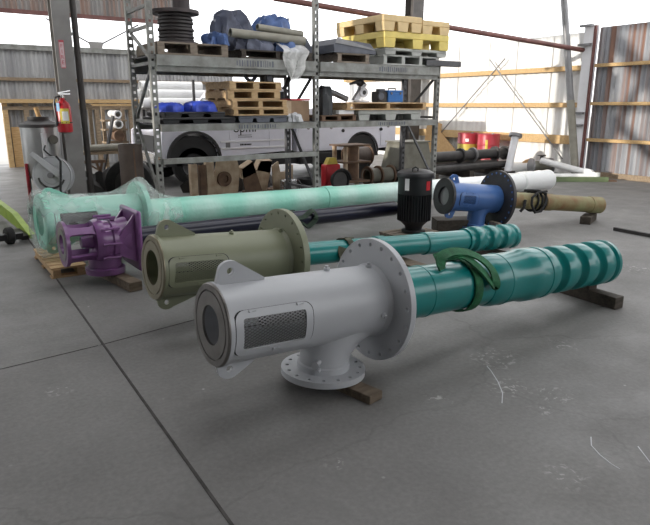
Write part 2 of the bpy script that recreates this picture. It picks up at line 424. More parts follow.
def guard(T, root, r, wx0, wx1, c, h, m, label, coarse=1., mm=None):
    """expanded-metal window guard: frame, dark gasket line, mesh of diamond strands, latch nuts"""
    t0, t1 = rad(c - h), rad(c + h)
    def ring(x0, x1, a0, a1, rr, cr, w, hh, mm, nm, par):
        pts = rrect(x0, x1, a0, a1, r, cr); mb = MB(T)
        mb.ribbon([cp(x, rr, s / r) for x, s in pts], [cp(0, 1, s / r) for x, s in pts], w, hh, True)
        return mb.build(nm, mm, par)
    g = rad(1.6)
    ring(wx0 - .028, wx1 + .028, t0 - 5.2 * g, t1 + 5.2 * g, r - .002, .05, .008, .006, M['gasket'], 'gasket', root)
    fr = ring(wx0 - .004, wx1 + .004, t0 - 2 * g, t1 + 2 * g, r + .001, .035, .042, .008, m, 'guard_frame', root)
    mb = MB(T); W = wx1 - wx0; Sx = (t1 - t0) * r; dx, dy = .030 * coarse, .0165 * coarse; sl = dy / dx
    nn = int((W * sl + Sx) / dy) + 2
    for sg in (1, -1):
        for k in range(nn):
            pts = []
            for i in range(41):
                x = W * i / 40; s = (k * dy - x * sl) if sg > 0 else (k * dy + x * sl - W * sl)
                if 0 <= s <= Sx: pts.append((wx0 + x, t0 + s / r))
            if len(pts) > 1:
                pts = pts[::3] + ([pts[-1]] if (len(pts) - 1) % 3 else [])
                if len(pts) > 1: mb.ribbon([cp(x, r - .001, t) for x, t in pts], [cp(0, 1, t) for x, t in pts], .0042 * coarse, .003)
    mb.build('guard_mesh', mm or (M['steel'] if m is M['grey'] else m), root, smooth=0)
    for x in (wx0 + .06, wx1 - .06):
        for t in (t1 + 4 * g,):
            nb = MB(T); nb.cyl(cp(x, r, t), cp(x, r + .016, t), .009, n=6); nb.box(cp(x + .02, r + .006, t), (.03, .012, .006)); nb.build('latch', m, fr, smooth=0)
    nb = MB(T); xm = (wx0 + wx1) / 2; t = t0 - 3.5 * g; nb.cyl(cp(xm, r, t), cp(xm, r + .02, t), .011, n=6); nb.cyl(cp(xm + .03, r, t), cp(xm + .03, r + .012, t), .008, n=6); nb.build('latch', m, fr, smooth=0)
def lug(T, root, r, sgn, m, x0=.02, h=.12, L=.40, th=.024):
    """lifting lug: upright gusset plate with an eye, sloping down along the barrel"""
    ex, ez, er = x0 + .085, r + h - .055, .055
    out = [(x0, r - .01)]
    for i in range(9):
        a = rad(180 - 135 * i / 8); out.append((ex + er * math.cos(a) * 1.2, ez + er * math.sin(a)))
    out += [(x0 + L, r + .012), (x0 + L, r - .01)]
    hole = [(ex + .019 * math.cos(2 * PI * i / 16), ez + .019 * math.sin(2 * PI * i / 16)) for i in range(16)]
    # bridge outline (resampled by angle about the eye) to the eye
    n = 16; mb = MB(T)
    def hit(a):
        best = None; dx, dz = math.cos(a), math.sin(a)
        for i in range(len(out)):
            p, q = out[i], out[(i + 1) % len(out)]; ex2, ez2 = q[0] - p[0], q[1] - p[1]
            den = dx * ez2 - dz * ex2
            if abs(den) < 1e-9: continue
            t = ((p[0] - ex) * ez2 - (p[1] - ez) * ex2) / den; s = ((p[0] - ex) * dz - (p[1] - ez) * dx) / den
            if t > 0 and -1e-6 <= s <= 1 + 1e-6 and (best is None or t < best): best = t
        return (ex + dx * best, ez + dz * best) if best else None
    angs = sorted([2 * PI * i / 32 for i in range(32)] + [math.atan2(p[1] - ez, p[0] - ex) % (2 * PI) for p in out])
    bd = [hit(a + 1e-4) for a in angs]; keep = [(a, b) for a, b in zip(angs, bd) if b]
    angs = [a for a, b in keep]; bd = [b for a, b in keep]; n = len(bd)
    hp = [(ex + .019 * math.cos(a), ez + .019 * math.sin(a)) for a in angs]
    vs = [V((x, y, z * sgn)) for y in (-th / 2, th / 2) for lst in (bd, hp) for x, z in lst]
    fs = []
    for i in range(n):
        j = (i + 1) % n
        fs += [(i, j, n + j, n + i), (2 * n + i, 3 * n + i, 3 * n + j, 2 * n + j), (n + i, n + j, 3 * n + j, 3 * n + i), (i, 2 * n + i, 2 * n + j, j)]
    mb.add(vs, fs); return mb.build('lifting_lug', m, root, smooth=.4)
def elbow(T, root, xd, rb, m, foot, r0, r1, fr, N, bend=.3, flat=True):
    """discharge elbow turning from the barrel down to a drilled flange"""
    pts, rs = [], []
    for i in range(13):
        a = PI / 2 * i / 12
        pts.append((xd + bend - bend * math.sin(a), 0, -.03 - bend + bend * math.cos(a))); rs.append(r0 + (r1 - r0) * min(1, i / 11))
    pts.append((xd, 0, -foot + .035)); rs.append(r1)
    mb = MB(T); mb.tube(pts, rs, 40, caps=False); mb.build('discharge_elbow', m, root)
    fb = MB(T); fb.ringplate(-foot, -foot + .036, r1 * .9, fr, N, fr - .035, .012, (xd, 0, 0), 'z')
    fb.lathe([(-foot + .036, r1 + .012), (-foot + .07, r1 + .010), (-foot + .078, r1)], 40, (xd, 0, 0), (0, 0, 1))
    fb.build('discharge_flange', m, root, smooth=.5)
def ring_flange(T, root, r, m, mface, bore):
    """motor-side ring: machined face with a recess and a bore"""
    mb = MB(T); mb.lathe([(0, bore), (0, r * .80), (.012, r * .80), (.012, r * .84), (0, r * .84), (0, r - .008), (.008, r - .002), (.014, r - .002), (.014, bore)], 64, closed=True)
    mb.build('machined_face', mface, root)
    mb = MB(T); mb.lathe([(.0145, bore), (.0145, r), (.036, r), (.036, bore)], 64, closed=True); mb.build('motor_flange', m, root)
    b2 = MB(T); b2.lathe([(.02, bore - .002), (.13, bore - .002), (.13, .0)], 40); b2.build('seal_housing', m, root)
def column(T, root, prof, m, name='column_pipe', n=48): return MB(T).lathe(prof, n).build(name, m, root)
def bowls(T, root, x, n, L, r, m, tail=.06):
    """stack of bulged pump bowls with a waist and bolt lugs between them"""
    for k in range(n):
        x0 = x + k * L
        prof = [(0, r * .72), (.0, r * .90), (.03, r * .92), (.034, r * .74), (L * .18, r * .66), (L * .30, r * .67), (L * .38, r * .73), (L * .435, r * .84), (L * .465, r * .95), (L * .485, r * .99), (L * .50, r), (L * .96, r), (L * .99, r * .97), (L, r * .72)]
        mb = MB(T); mb.lathe([(x0 + a, b) for a, b in prof], 48)
        for i in range(8):
            t = 2 * PI * (i + .5) / 8; mb.cyl(cp(x0 + .025, r * .82, t), cp(x0 + L * .18, r * .80, t), .011, n=8)
        mb.build('bowl', m, root)
    x0 = x + n * L; mb = MB(T)
    mb.lathe([(x0, r * .8), (x0, r * .9), (x0 + tail * .4, r * .88), (x0 + tail * .6, r), (x0 + tail, r), (x0 + tail, r * .78), (x0 + tail - .08, r * .6)], 48)
    mb.build('suction_bell', m, root)
def pump_root(name, label, A, B, xd, hd, group=None):
    A, R, L = axes(A, B); o = V((xd, 0, -hd))
    root = thing(name, label, 'pump', A + R @ o, group, R)
    return root, MX.Translation(-o), A, R

# 1. grey pump in the foreground
P1, T, A1, R1 = pump_root('turbine_pump', 'large pump with light grey head and teal column, nearest the camera', (1.129, 2.737, .505), (4.668, 2.76, .324), .735, .402)
rb = .213
ring_flange(T, P1, .222, M['grey'], M['machined'], .105)
xs = [.034, .066, .25, .465, .75, .95, 1.045]
barrel_mb(T, rb, xs, [(.066, .465, 0, 24), (.066, .465, 180, 24)]).build('head_barrel', M['grey'], P1)
guard(T, P1, rb, .066, .465, 0, 24, M['grey'], None); guard(T, P1, rb, .066, .465, 180, 24, M['grey'], None)
MB(T).cyl((.3, 0, 0), (1.06, 0, 0), .055, n=24).build('shaft_tube', M['darksteel'], P1)
lug(T, P1, rb, 1, M['grey'], L=.285); lug(T, P1, rb, -1, M['grey'], h=.10, L=.25)
bp = MB(T); bp.ringplate(1.045, 1.085, .15, .374, 20, .338, .0115, hs=.25); bp.build('base_plate', M['grey'], P1, smooth=.5, bevel=.003)
MB(T).lathe([(1.010, rb), (1.029, rb + .006), (1.045, rb + .012)], 60).build('weld_bead', M['grey'], P1)
elbow(T, P1, .72, rb, M['grey'], .405, .195, .145, .25, 16, bend=.325)
for (x, t) in ((.72, 92), (.98, -8), (1.0, 84)):
    mb = MB(T); mb.cyl(cp(x, rb - .01, rad(t)), cp(x, rb + .016, rad(t)), .018, n=16); mb.cyl(cp(x, rb + .016, rad(t)), cp(x, rb + .03, rad(t)), .011, n=6); mb.build('pipe_plug', M['grey'], P1)
mb = MB(T); mb.cyl((.63, -.09, -.29), (.575, -.135, -.285), .015); mb.cyl((.575, -.135, -.285), (.56, -.148, -.284), .023, n=6); mb.cyl((.64, -.09, -.335), (.59, -.13, -.335), .011); mb.build('drain_fitting', M['grey'], P1)
column(T, P1, [(1.085, .05), (1.085, .170), (1.14, .176), (1.145, .182), (1.25, .182), (1.26, .168), (1.44, .167), (1.445, .171), (1.46, .171), (1.465, .166), (2.02, .164), (2.04, .15)], M['teal'])
column(T, P1, [(2.01, .12), (2.01, .168), (2.05, .18), (2.09, .184), (2.17, .184), (2.175, .188), (2.19, .188), (2.195, .183), (2.39, .181), (2.42, .195), (2.50, .198), (2.56, .198), (2.565, .190), (2.61, .190), (2.615, .196), (2.65, .196), (2.655, .186), (2.71, .184), (2.715, .15)], M['teal'], 'discharge_case')
bowls(T, P1, 2.71, 3, .247, .184, M['teal'], .085)

# 2. olive pump behind it
P2, T, A2, R2 = pump_root('turbine_pump', 'pump with olive green head and slim teal column, second from the front', (1.274, 4.1, .483), (5.313, 4.189, .215), .735, .412)
rb = .221
ring_flange(T, P2, .236, M['olive'], M['brass'], .125)
barrel_mb(T, rb, xs, [(.066, .465, 0, 20), (.066, .465, 180, 20)]).build('head_barrel', M['olive'], P2)
guard(T, P2, rb, .066, .465, 0, 20, M['olive'], None); guard(T, P2, rb, .066, .465, 180, 20, M['olive'], None)
MB(T).cyl((.3, 0, 0), (1.06, 0, 0), .055, n=24).build('shaft_tube', M['darksteel'], P2)
lug(T, P2, rb, 1, M['olive'], L=.30); lug(T, P2, rb, -1, M['olive'], h=.10, L=.34)
bp = MB(T); bp.ringplate(1.045, 1.10, .09, .385, 20, .35, .010, hs=.25); bp.build('base_plate', M['olive'], P2, smooth=.5, bevel=.003)
MB(T).lathe([(1.010, rb), (1.029, rb + .006), (1.045, rb + .012)], 60).build('weld_bead', M['olive'], P2)
elbow(T, P2, .735, rb, M['olive'], .412, .185, .142, .245, 16)
for (x, t) in ((.60, 80), (1.02, 76), (1.06, -5)):
    mb = MB(T); mb.cyl(cp(x, rb - .01, rad(t)), cp(x, rb + .016, rad(t)), .018, n=16); mb.cyl(cp(x, rb + .016, rad(t)), cp(x, rb + .028, rad(t)), .011, n=6); mb.build('pipe_plug', M['olive'], P2)
column(T, P2, [(1.10, .05), (1.10, .098), (2.05, .098), (2.055, .108), (2.15, .108), (2.155, .098), (2.66, .098), (2.665, .110), (2.78, .110), (2.785, .103), (3.24, .103)], M['teal'])
bowls(T, P2, 3.24, 3, .22, .132, M['teal'], .10)

# 3. mint pump under film, along the rack
P3, T, A3, R3 = pump_root('turbine_pump', 'very long mint green pump wrapped in clear plastic, lying in front of the rack', (.923, 6.45, .476), (9.824, 7.074, .24), .62, .372)
rb = .225
ring_flange(T, P3, .28, M['mint'], M['mint'], .14)
barrel_mb(T, rb, [.034, .12, .52, .75, .98], [(.12, .52, 4, 24), (.12, .52, 180, 22)]).build('head_barrel', M['mint'], P3)
guard(T, P3, rb, .12, .52, 4, 24, M['mint'], None, 1.8, M['darksteel'])
MB(T).cyl((.2, 0, 0), (.97, 0, 0), .06, n=24).build('shaft_tube', M['darksteel'], P3)
lug(T, P3, rb, 1, M['mint'], h=.11, L=.3); lug(T, P3, rb, -1, M['mint'], h=.11, L=.3)
bp = MB(T); bp.ringplate(.98, 1.03, .14, .35, 16, .315, .012); bp.build('base_plate', M['mint'], P3, smooth=.5)
elbow(T, P3, .62, rb, M['mint'], .372, .17, .13, .22, 12, bend=.25)
column(T, P3, [(1.03, .10), (1.03, .152), (3.55, .150), (3.56, .162), (3.70, .162), (3.71, .150), (6.2, .150), (6.21, .165), (6.35, .165), (6.36, .15), (8.0, .15), (8.02, .178), (8.35, .182), (8.37, .168), (8.62, .185), (8.64, .17), (8.9, .187), (8.95, .15), (8.95, .02)], M['mintfilm'])
wm = MB(T); rng = random.Random(3)
wp = [(-.05, .16), (-.055, .27), (-.01, .325), (.06, .318), (.16, .285), (.3, .252), (.5, .243), (.72, .245), (.82, .265), (.90, .315), (.97, .375), (1.02, .385), (1.07, .372), (1.13, .30), (1.2, .235), (1.3, .19), (1.45, .163)]
ph = [rng.uniform(0, 6) for _ in range(8)]
def wfn(i, j):
    t = 2 * PI * i / 72; x, r = wp[j]
    k = .012 + (.022 if j < 4 or 8 <= j <= 14 else .004)
    rr = r + k * (math.sin(5 * t + ph[0] + j * .5) * .5 + math.sin(9 * t + ph[1] - j * .8) * .35 + math.sin(17 * t + ph[2] + j * 1.3) * .2)
    if math.sin(t) < 0: rr += -.01 * math.sin(t)
    return cp(x, max(rr, .155), t)
wm.grid(wfn, 72, len(wp), True); part_label(wm.build('plastic_wrap', M['film'], P3, smooth=1.2), 'crinkled clear plastic film')

# 4. purple pump with navy pipe
P4, T, A4, R4 = pump_root('turbine_pump', 'pump with small purple windowed head and black navy pipe, in front of the mint pump', (.96, 5.62, .40), (4.92, 5.72, .345), .36, .302)
mb = MB(T); mb.lathe([(0, .10), (0, .205), (.03, .205), (.03, .10)], 48, closed=True); mb.build('motor_flange', M['purple'], P4)
mb = MB(T); mb.lathe([(-.004, .09), (-.004, .15), (.0, .15), (.0, .09)], 40, closed=True); mb.build('machined_face', M['machined'], P4)
for t in (48, 132, 228, 312):
    mb = MB(T); pts = []
    for x, hw, r in ((.03, 18, .185), (.06, 13, .18), (.14, 12, .175), (.23, 13, .175), (.27, 20, .18)):
        pts.append((x, hw, r))
    def fn(i, j, t=t):
        x, hw, r = pts[i]; o = [(-hw, r), (hw, r), (hw, r - .03), (-hw, r - .03), (-hw, r)][j]
        return cp(x, o[1], rad(t + o[0]))
    mb.grid(fn, len(pts), 5); mb.build('yoke_arm', M['purple'], P4, smooth=.5)
mb = MB(T); mb.lathe([(.26, .05), (.26, .19), (.30, .205), (.335, .205), (.34, .185), (.40, .18), (.41, .20), (.45, .20), (.455, .18), (.50, .185), (.56, .20)], 40)
for i in range(10):
    t = 2 * PI * i / 10; mb.cyl(cp(.30, .225, t), cp(.46, .225, t), .012, n=8); mb.box(cp(.43, .215, t), (.04, .03, .03))
mb.build('head_body', M['purple'], P4)
mb = MB(T); mb.cyl((.16, 0, 0), (.27, 0, 0), .05, .07); mb.build('seal_housing', M['purple'], P4)
pts, rs = [], []
for i in range(10):
    a = PI / 2 * i / 9; pts.append((.36 + .17 - .17 * math.sin(a), 0, -.02 - .17 + .17 * math.cos(a))); rs.append(.165 - .02 * i / 9)
pts.append((.36, 0, -.27)); rs.append(.145)
MB(T).tube(pts, rs, 32, False).build('discharge_elbow', M['purple'], P4)
mb = MB(T); mb.lathe([(-.302, .1), (-.302, .175), (-.25, .175), (-.24, .15)], 40, (.36, 0, 0), (0, 0, 1)); mb.cyl((.36, -.17, -.26), (.36, -.19, -.26), .02, n=12); mb.build('discharge_flange', M['purple'], P4)
mb = MB(T); mb.box((.62, 0, 0), (.045, .52, .56)); mb.build('base_plate', M['purple'], P4, bevel=.02)
for sy in (-1, 1):
    mb = MB(T); mb.prism([(.45, sy * .17 - .012, .05), (.60, sy * .17 - .012, .25), (.60, sy * .17 - .012, -.2), (.45, sy * .17 - .012, -.12)], (0, .024, 0)); mb.build('gusset', M['purple'], P4)
column(T, P4, [(.64, .03), (.64, .088), (2.2, .088), (2.205, .095), (2.3, .095), (2.305, .088), (3.92, .088), (3.92, .02)], M['navy'])

# 5. blue pump at the right with a rusty olive column
P5, T, A5, R5 = pump_root('turbine_pump', 'pump with bright blue head, black bolted flange and rusty olive pipe, beside the black motor', (5.39, 5.37, .50), (8.10, 4.84, .205), .55, .43)
rb = .178
mb = MB(T); mb.lathe([(0, .115), (0, .225), (.035, .225), (.035, .115)], 48, closed=True); mb.build('motor_flange', M['bluedark'], P5)
mb = MB(T); mb.cyl((.03, 0, 0), (.06, 0, 0), .113); mb.build('seal_housing', M['steel'], P5)
barrel_mb(T, rb, [.035, .16, .38, .60, .80], [(.16, .38, -4, 20), (.16, .38, 180, 20)]).build('head_barrel', M['blue'], P5)
guard(T, P5, rb, .16, .38, -4, 20, M['blue'], None, 1.5)
MB(T).cyl((.06, 0, 0), (.79, 0, 0), .07, n=24).build('shaft_tube', M['bluedark'], P5)
lug(T, P5, rb, 1, M['blue'], x0=.04, h=.10, L=.16); lug(T, P5, rb, -1, M['blue'], x0=.04, h=.10, L=.16)
bp = MB(T); bp.ringplate(.80, .84, .10, .372, 24, .335, .010); part_label(bp.build('base_plate', M['bluedark'], P5, smooth=.5), 'black drilled flange')
nb = MB(T)
for k in range(24):
    t = 2 * PI * (k + .5) / 24; p = V((0, .335 * math.cos(t), .335 * math.sin(t))); nb.cyl(p + V((.795, 0, 0)), p + V((.845, 0, 0)), .013, n=8)
part_label(nb.build('flange_plugs', M['blue'], P5), 'blue caps in the flange holes')
elbow(T, P5, .55, rb, M['blue'], .41, .155, .115, .18, 12, bend=.2)
column(T, P5, [(.84, .05), (.84, .125), (.95, .122), (.955, .112), (1.0, .112)], M['teal'], 'column_stub')
column(T, P5, [(1.0, .05), (1.0, .108), (1.6, .108), (1.605, .115), (1.75, .115), (1.755, .108), (2.45, .108), (2.455, .116), (2.66, .118), (2.66, .085), (2.4, .08)], M['rustcol'])

# ------------------------------------------------------------------ slings, rope
def loop_pts(A, R, x0, turns, r, t0=0., dx=0., n=36):
    pts, nor = [], []
    for i in range(int(n * turns) + 1):
        t = t0 + 2 * PI * i / n; d = R @ cp(0, 1, t)
        pts.append(A + R @ cp(x0 + dx * i / (n * turns), r, t)); nor.append(d)
    return pts, nor
def sling(name, label, A, R, x0, r, m, w, slack, second=True):
    base = A + R @ V((x0, 0, r)); mb = MB(MX.Translation(-base))
    p, n = loop_pts(A, R, x0, 1.02, r + .003, rad(90), .03); mb.ribbon(p, n, w, .008)
    if second:
        p, n = loop_pts(A, R, x0 + .07, 1.02, r + .005, rad(80), -.05); mb.ribbon(p, n, w, .008)
    if slack:
        q = [A + R @ V(s) for s in slack]
        sm = []                                               # Catmull-Rom through the slack points
        for i in range(len(q) - 1):
            a, b, c, d = q[max(i - 1, 0)], q[i], q[i + 1], q[min(i + 2, len(q) - 1)]
            for k in range(6):
                t = k / 6; sm.append(.5 * ((2 * b) + (c - a) * t + (2 * a - 5 * b + 4 * c - d) * t * t + (3 * b - a - 3 * c + d) * t ** 3))
        sm.append(q[-1])
        mb.ribbon(sm, [R @ V((0, -.5, .8)).normalized() for _ in sm], w * 1.15, .012)
    o = mb.build(name, m, None, smooth=.9); o.location = base
    return tag(o, label, 'sling')
sling('lifting_sling', 'bright green webbing sling looped over the near grey and teal pump', A1, R1, 1.80, .172, M['sling'], .06,
      [(1.56, -.08, .150), (1.555, -.07, .185), (1.58, -.05, .225), (1.68, -.04, .245), (1.80, -.06, .235), (1.89, -.10, .195), (1.95, -.15, .13), (1.96, -.19, .06), (1.945, -.195, .02), (1.92, -.185, .05), (1.84, -.14, .145), (1.76, -.07, .215), (1.66, -.02, .222), (1.59, .02, .20)])
sling('lifting_sling', 'dull olive brown sling around the slim teal pipe beside the olive flange', A2, R2, 1.70, .102, M['slingbrown'], .06,
      [(1.62, -.09, .05), (1.60, -.11, .0), (1.62, -.12, -.10), (1.60, -.11, -.17), (1.68, -.11, -.20), (1.73, -.12, -.12)])
sling('lifting_sling', 'dark green sling knotted around the navy pipe behind the olive flange', A4, R4, 2.35, .092, M['slingdark'], .05,
      [(2.25, -.03, .10), (2.3, -.08, .10), (2.4, -.11, .03), (2.5, -.11, .03), (2.62, -.10, .09), (2.66, -.11, .0), (2.55, -.12, -.08), (2.45, -.13, -.03), (2.38, -.14, -.12), (2.32, -.16, -.2), (2.2, -.18, -.27), (2.05, -.2, -.32)])
base = A5 + R5 @ V((1.35, 0, .12)); mb = MB(MX.Translation(-base))
for k in range(3):
    p, n = loop_pts(A5, R5, 1.38 + k * .07, 1.0, .128, rad(90), .05); mb.tube(p, .014, 8)
p = [A5 + R5 @ V(s) for s in [(1.22, -.05, .14), (1.3, -.07, .15), (1.45, -.06, .15), (1.55, -.10, .12), (1.52, -.15, 0), (1.45, -.17, -.11), (1.34, -.18, -.13), (1.28, -.16, -.03), (1.3, -.13, .06), (1.42, -.09, .13), (1.6, -.05, .15)]]
mb.tube(p, .016, 8)
p = [A5 + R5 @ V(s) for s in [(1.2, -.12, .02), (1.17, -.15, -.07), (1.13, -.14, -.13)]]; mb.tube(p, .02, 8)
o = mb.build('rope', M['rubber']); o.location = base; tag(o, 'black rope tied around the rusty olive pipe of the blue pump', 'rope')

# ------------------------------------------------------------------ timbers and blocks under the pumps
def timber(name, label, p0, p1, w, h, m, group=None, cat='timber', z0=0.):
    p0, p1 = V((*p0, z0 + h / 2)), V((*p1, z0 + h / 2)); c = (p0 + p1) / 2
    mb = MB(MX.Translation(-V((c.x, c.y, z0)))); mb.bar(p0, p1, w, h)
    o = mb.build(name, m, None, smooth=0, bevel=.006); o.location = (c.x, c.y, z0); return tag(o, label, cat, group)
timber('timber', 'short grey wooden timber under the discharge flange of the grey pump', (1.93, 2.36), (1.80, 2.98), .11, .052, M['timber'])
timber('timber', 'dark square timber under the end of the near teal pump', (4.55, 2.50), (4.60, 3.3), .11, .10, M['timberdark'])
timber('timber', 'small dark block between the near bowls and the dark square timber', (4.55, 2.74), (4.56, 2.84), .10, .068, M['timberdark'], z0=.102)
timber('timber', 'brown timber block under the slim teal column of the olive pump', (3.62, 3.75), (3.62, 4.42), .16, .205, M['timber'])
timber('timber', 'dark timber block under the bowls of the olive pump', (5.0, 4.0), (5.0, 4.45), .10, .10, M['timberdark'])
timber('timber', 'grey brown timber running out below the purple pump', (1.45, 5.16), (1.33, 6.02), .12, .085, M['timber'])
timber('timber', 'timber block under the far white end of the wrapped mint pump', (9.2, 6.75), (9.25, 7.35), .12, .05, M['timberdark'])
timber('timber', 'black block under the pipe end of the blue pump', (7.55, 4.78), (7.98, 4.96), .14, .105, M['timberdark'])
timber('timber', 'black square block under the blue pump head', (5.50, 5.62), (5.95, 5.36), .30, .165, M['timberdark'])
timber('timber', 'pale bare timber beside the black block under the blue pump', (6.02, 4.98), (6.06, 5.16), .06, .15, M['palletgrey'])
mb = MB(); mb.bar((7.5, 4.32, .022), (7.46, 3.35, .022), .05, .044); tag(mb.build('steel_bar', M['darksteel'], smooth=0, bevel=.004), 'dark steel bar lying alone on the floor at the right', 'bar')

def pallet(name, label, x0, x1, y0, y1, z, H, m, group=None, nb=6, nst=3, along='x', blocks=False, cat='pallet', yaw=0.):
    """deck boards, stringers seen end-on from the front, bottom boards"""
    cx, cy = (x0 + x1) / 2, (y0 + y1) / 2
    t = thing(name, label, cat, (cx, cy, z), group); t.rotation_euler.z = yaw
    W, D = x1 - x0, y1 - y0; bt = min(.022, H * .16)
    d = MB()
    for i in range(nb):
        y = -D / 2 + D * (i + .5) / nb; d.box((0, y, H - bt / 2), (W, D / nb * .82, bt))
    d.build('deck_boards', m, t, smooth=0)
    for i in range(nst):
        x = -W / 2 + .05 + (W - .10) * i / (nst - 1); MB().box((x, 0, H / 2), (.10 if blocks else .07, D * .995, H - 2 * bt - .002)).build('stringer', m, t, smooth=0)
    for y in (-D / 2 + .06, 0, D / 2 - .06): MB().box((0, y, bt / 2), (W, .11, bt)).build('bottom_board', m, t, smooth=0)
    return t
pallet('wooden_pallet', 'pale wooden pallet on the floor under the purple and mint heads', .90, 1.22, 5.98, 7.0, 0, .10, M['pallet'], nb=7, nst=2)

# electric motor standing on its pallet
MOTX, MOTY = 4.90, 5.36
pallet('wooden_pallet', 'low grey wooden skid under the black electric motor', MOTX - .33, MOTX + .30, MOTY - .24, MOTY + .26, 0, .10, M['palletgrey'], nb=5)
mx_, my_ = MOTX, MOTY
t = thing('electric_motor', 'upright black finned electric motor standing on a wooden skid', 'motor', (mx_, my_, .10)); t.scale = (.93, .93, 1.06)
mb = MB(); mb.lathe([(0, .02), (0, .15), (.02, .155), (.035, .15), (.05, .11), (.08, .12), (.13, .18), (.15, .195)], 40, d=(0, 0, 1)); mb.build('mounting_base', M['black'], t)
mb = MB(); mb.cyl((0, 0, .14), (0, 0, .45), .186, n=40)
for k in range(36):
    a = 2 * PI * k / 36; mb.box((.20 * math.cos(a), .20 * math.sin(a), .295), (.035, .010, .30), yaw=a)
mb.build('finned_body', M['black'], t, smooth=.5)
mb = MB(); mb.lathe([(.445, .1), (.445, .215), (.46, .218), (.63, .218), (.635, .21), (.64, .1)], 48, d=(0, 0, 1)); mb.build('upper_housing', M['black'], t)
mb = MB(); mb.lathe([(.632, .12), (.632, .235), (.66, .24), (.685, .23), (.705, .19), (.72, .12), (.722, 0)], 48, d=(0, 0, 1)); mb.build('fan_cap', M['black'], t)
mb = MB(); mb.tube([(-.14, -.1, .70), (-.14, -.1, .74), (-.11, -.12, .755), (-.08, -.13, .74), (-.08, -.13, .70)], .010, 8); mb.build('lifting_eye', M['black'], t)
def curved(r, a0, a1, z0, z1, th=.004):
    mb = MB(); n = 6
    p = [V((r * math.cos(rad(a0 + (a1 - a0) * i / n)), r * math.sin(rad(a0 + (a1 - a0) * i / n)), (z0 + z1) / 2)) for i in range(n + 1)]
    return mb.ribbon(p, [V((q.x, q.y, 0)) for q in p], z1 - z0, th)
curved(.220, 268, 285, .50, .60).build('rating_label', M['red'], t)
mb = curved(.222, 194, 209, .50, .64); mb.build('paper_tag', M['paper'], t)

# ------------------------------------------------------------------ pallet rack
RX = (2.80, 5.42, 8.06); RY0, RY1 = 8.30, 9.20
rack = thing('pallet_rack', 'tall two-bay grey steel pallet rack with perforated posts', 'rack', (RX[1], (RY0 + RY1) / 2, 0))
RO = (RX[1], (RY0 + RY1) / 2, 0)
def post(x, y, h, m):
    mb = off(RO); w = .08
    mb.box((x - w / 2 + .010, y, h / 2), (.020, .004, h)); mb.box((x + w / 2 - .010, y, h / 2), (.020, .004, h))
    for k in range(int(h / .10)): mb.box((x, y, .03 + k * .10), (.042, .004, .058))
    for sx in (-1, 1): mb.box((x + sx * (w / 2 - .002), y + .035, h / 2), (.004, .07, h))
    mb.box((x, y, .004), (.12, .12, .008))
    mb.build('post', m, rack, smooth=0)
for i, x in enumerate(RX):
    h = (3.6, 3.6, 2.30)[i]; h2 = (3.3, 3.0, 2.30)[i]
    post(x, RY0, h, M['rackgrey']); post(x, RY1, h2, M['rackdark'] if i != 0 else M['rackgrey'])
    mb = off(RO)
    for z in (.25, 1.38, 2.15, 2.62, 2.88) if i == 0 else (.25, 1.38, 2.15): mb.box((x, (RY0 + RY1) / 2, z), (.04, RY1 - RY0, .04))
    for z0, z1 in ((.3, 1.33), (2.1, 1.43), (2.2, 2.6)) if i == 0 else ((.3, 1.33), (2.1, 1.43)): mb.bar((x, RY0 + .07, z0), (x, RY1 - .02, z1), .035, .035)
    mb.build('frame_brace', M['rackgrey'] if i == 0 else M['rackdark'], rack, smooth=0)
for b in range(2):
    x0, x1 = RX[b] + .04, RX[b + 1] - .04; xm = (x0 + x1) / 2
    for z, hh, lv in ((2.185, .14, 2), (1.29, .095, 1), (.835, .075, 0)):
        if lv == 0 and b == 1: continue
        for y in ((RY0 - .03, RY1 + .07) if lv else (RY0 - .03,)):
            mb = off(RO); mb.box((xm, y, z), (x1 - x0, .045, hh)); mb.box((xm, y + (.02 if y < 9 else -.02), z - hh / 2 - .02 if lv == 2 else z), (x1 - x0, .02, hh * .8))
            bm_ = mb.build('beam', M['rackgrey'], rack, smooth=0)
            if lv and y < 9:                                   # faded stencilled band on the beam face
                st = off(RO); q = random.Random(b * 5 + lv)
                xx = xm - .1
                for k in range(15):
                    w = q.choice((.02, .03, .012)); st.box((xx + w / 2, y - .0235, z), (w, .002, hh * q.choice((.45, .6, .6)))); xx += w + .022
                st.build('faded_print', M['slatebox'], bm_, smooth=0)
    for z in (2.25, 1.335):
        mb = off(RO)
        for k in range(6): mb.box((xm, RY0 + .06 + k * .165, z), (x1 - x0 + .04, .15, .018))
        mb.build('deck', M['rackdark'], rack, smooth=0)
ZT, ZM = 2.262, 1.347

def lump(name, label, cat, c, d, m, seed, n=26, rough=.22, group=None, sink=.15, yaw=0.):
    """crumpled bundle: a squashed dome with folds, flat underneath"""
    q = random.Random(seed); ph = [q.uniform(0, 7) for _ in range(9)]
    mb = MB()
    def fn(i, j):
        u = 2 * PI * i / n; w = PI * (j / (n // 2)) ; 
        sw = abs(math.sin(w)) ** .55; cw = math.cos(w); x, y, z = math.cos(u) * sw, math.sin(u) * sw, math.copysign(abs(cw) ** .75, cw)
        k = 1 + rough * (math.sin(3 * x * 2 + ph[0]) * math.sin(2.5 * y * 2 + ph[1]) + .6 * math.sin(7 * x + ph[2] + 4 * z) * math.sin(6 * y + ph[3]) + .35 * math.sin(13 * y + 9 * x + ph[4]))
        z2 = max(z * k, -sink)
        return V((d[0] / 2 * x * k, d[1] / 2 * y * k, d[2] / (1 + sink) * (z2 + sink)))
    mb.grid(fn, n, n // 2 + 1, True)
    o = mb.build(name, m, None, smooth=.5); o.location = c; o.rotation_euler.z = yaw
    return tag(o, label, cat, group)

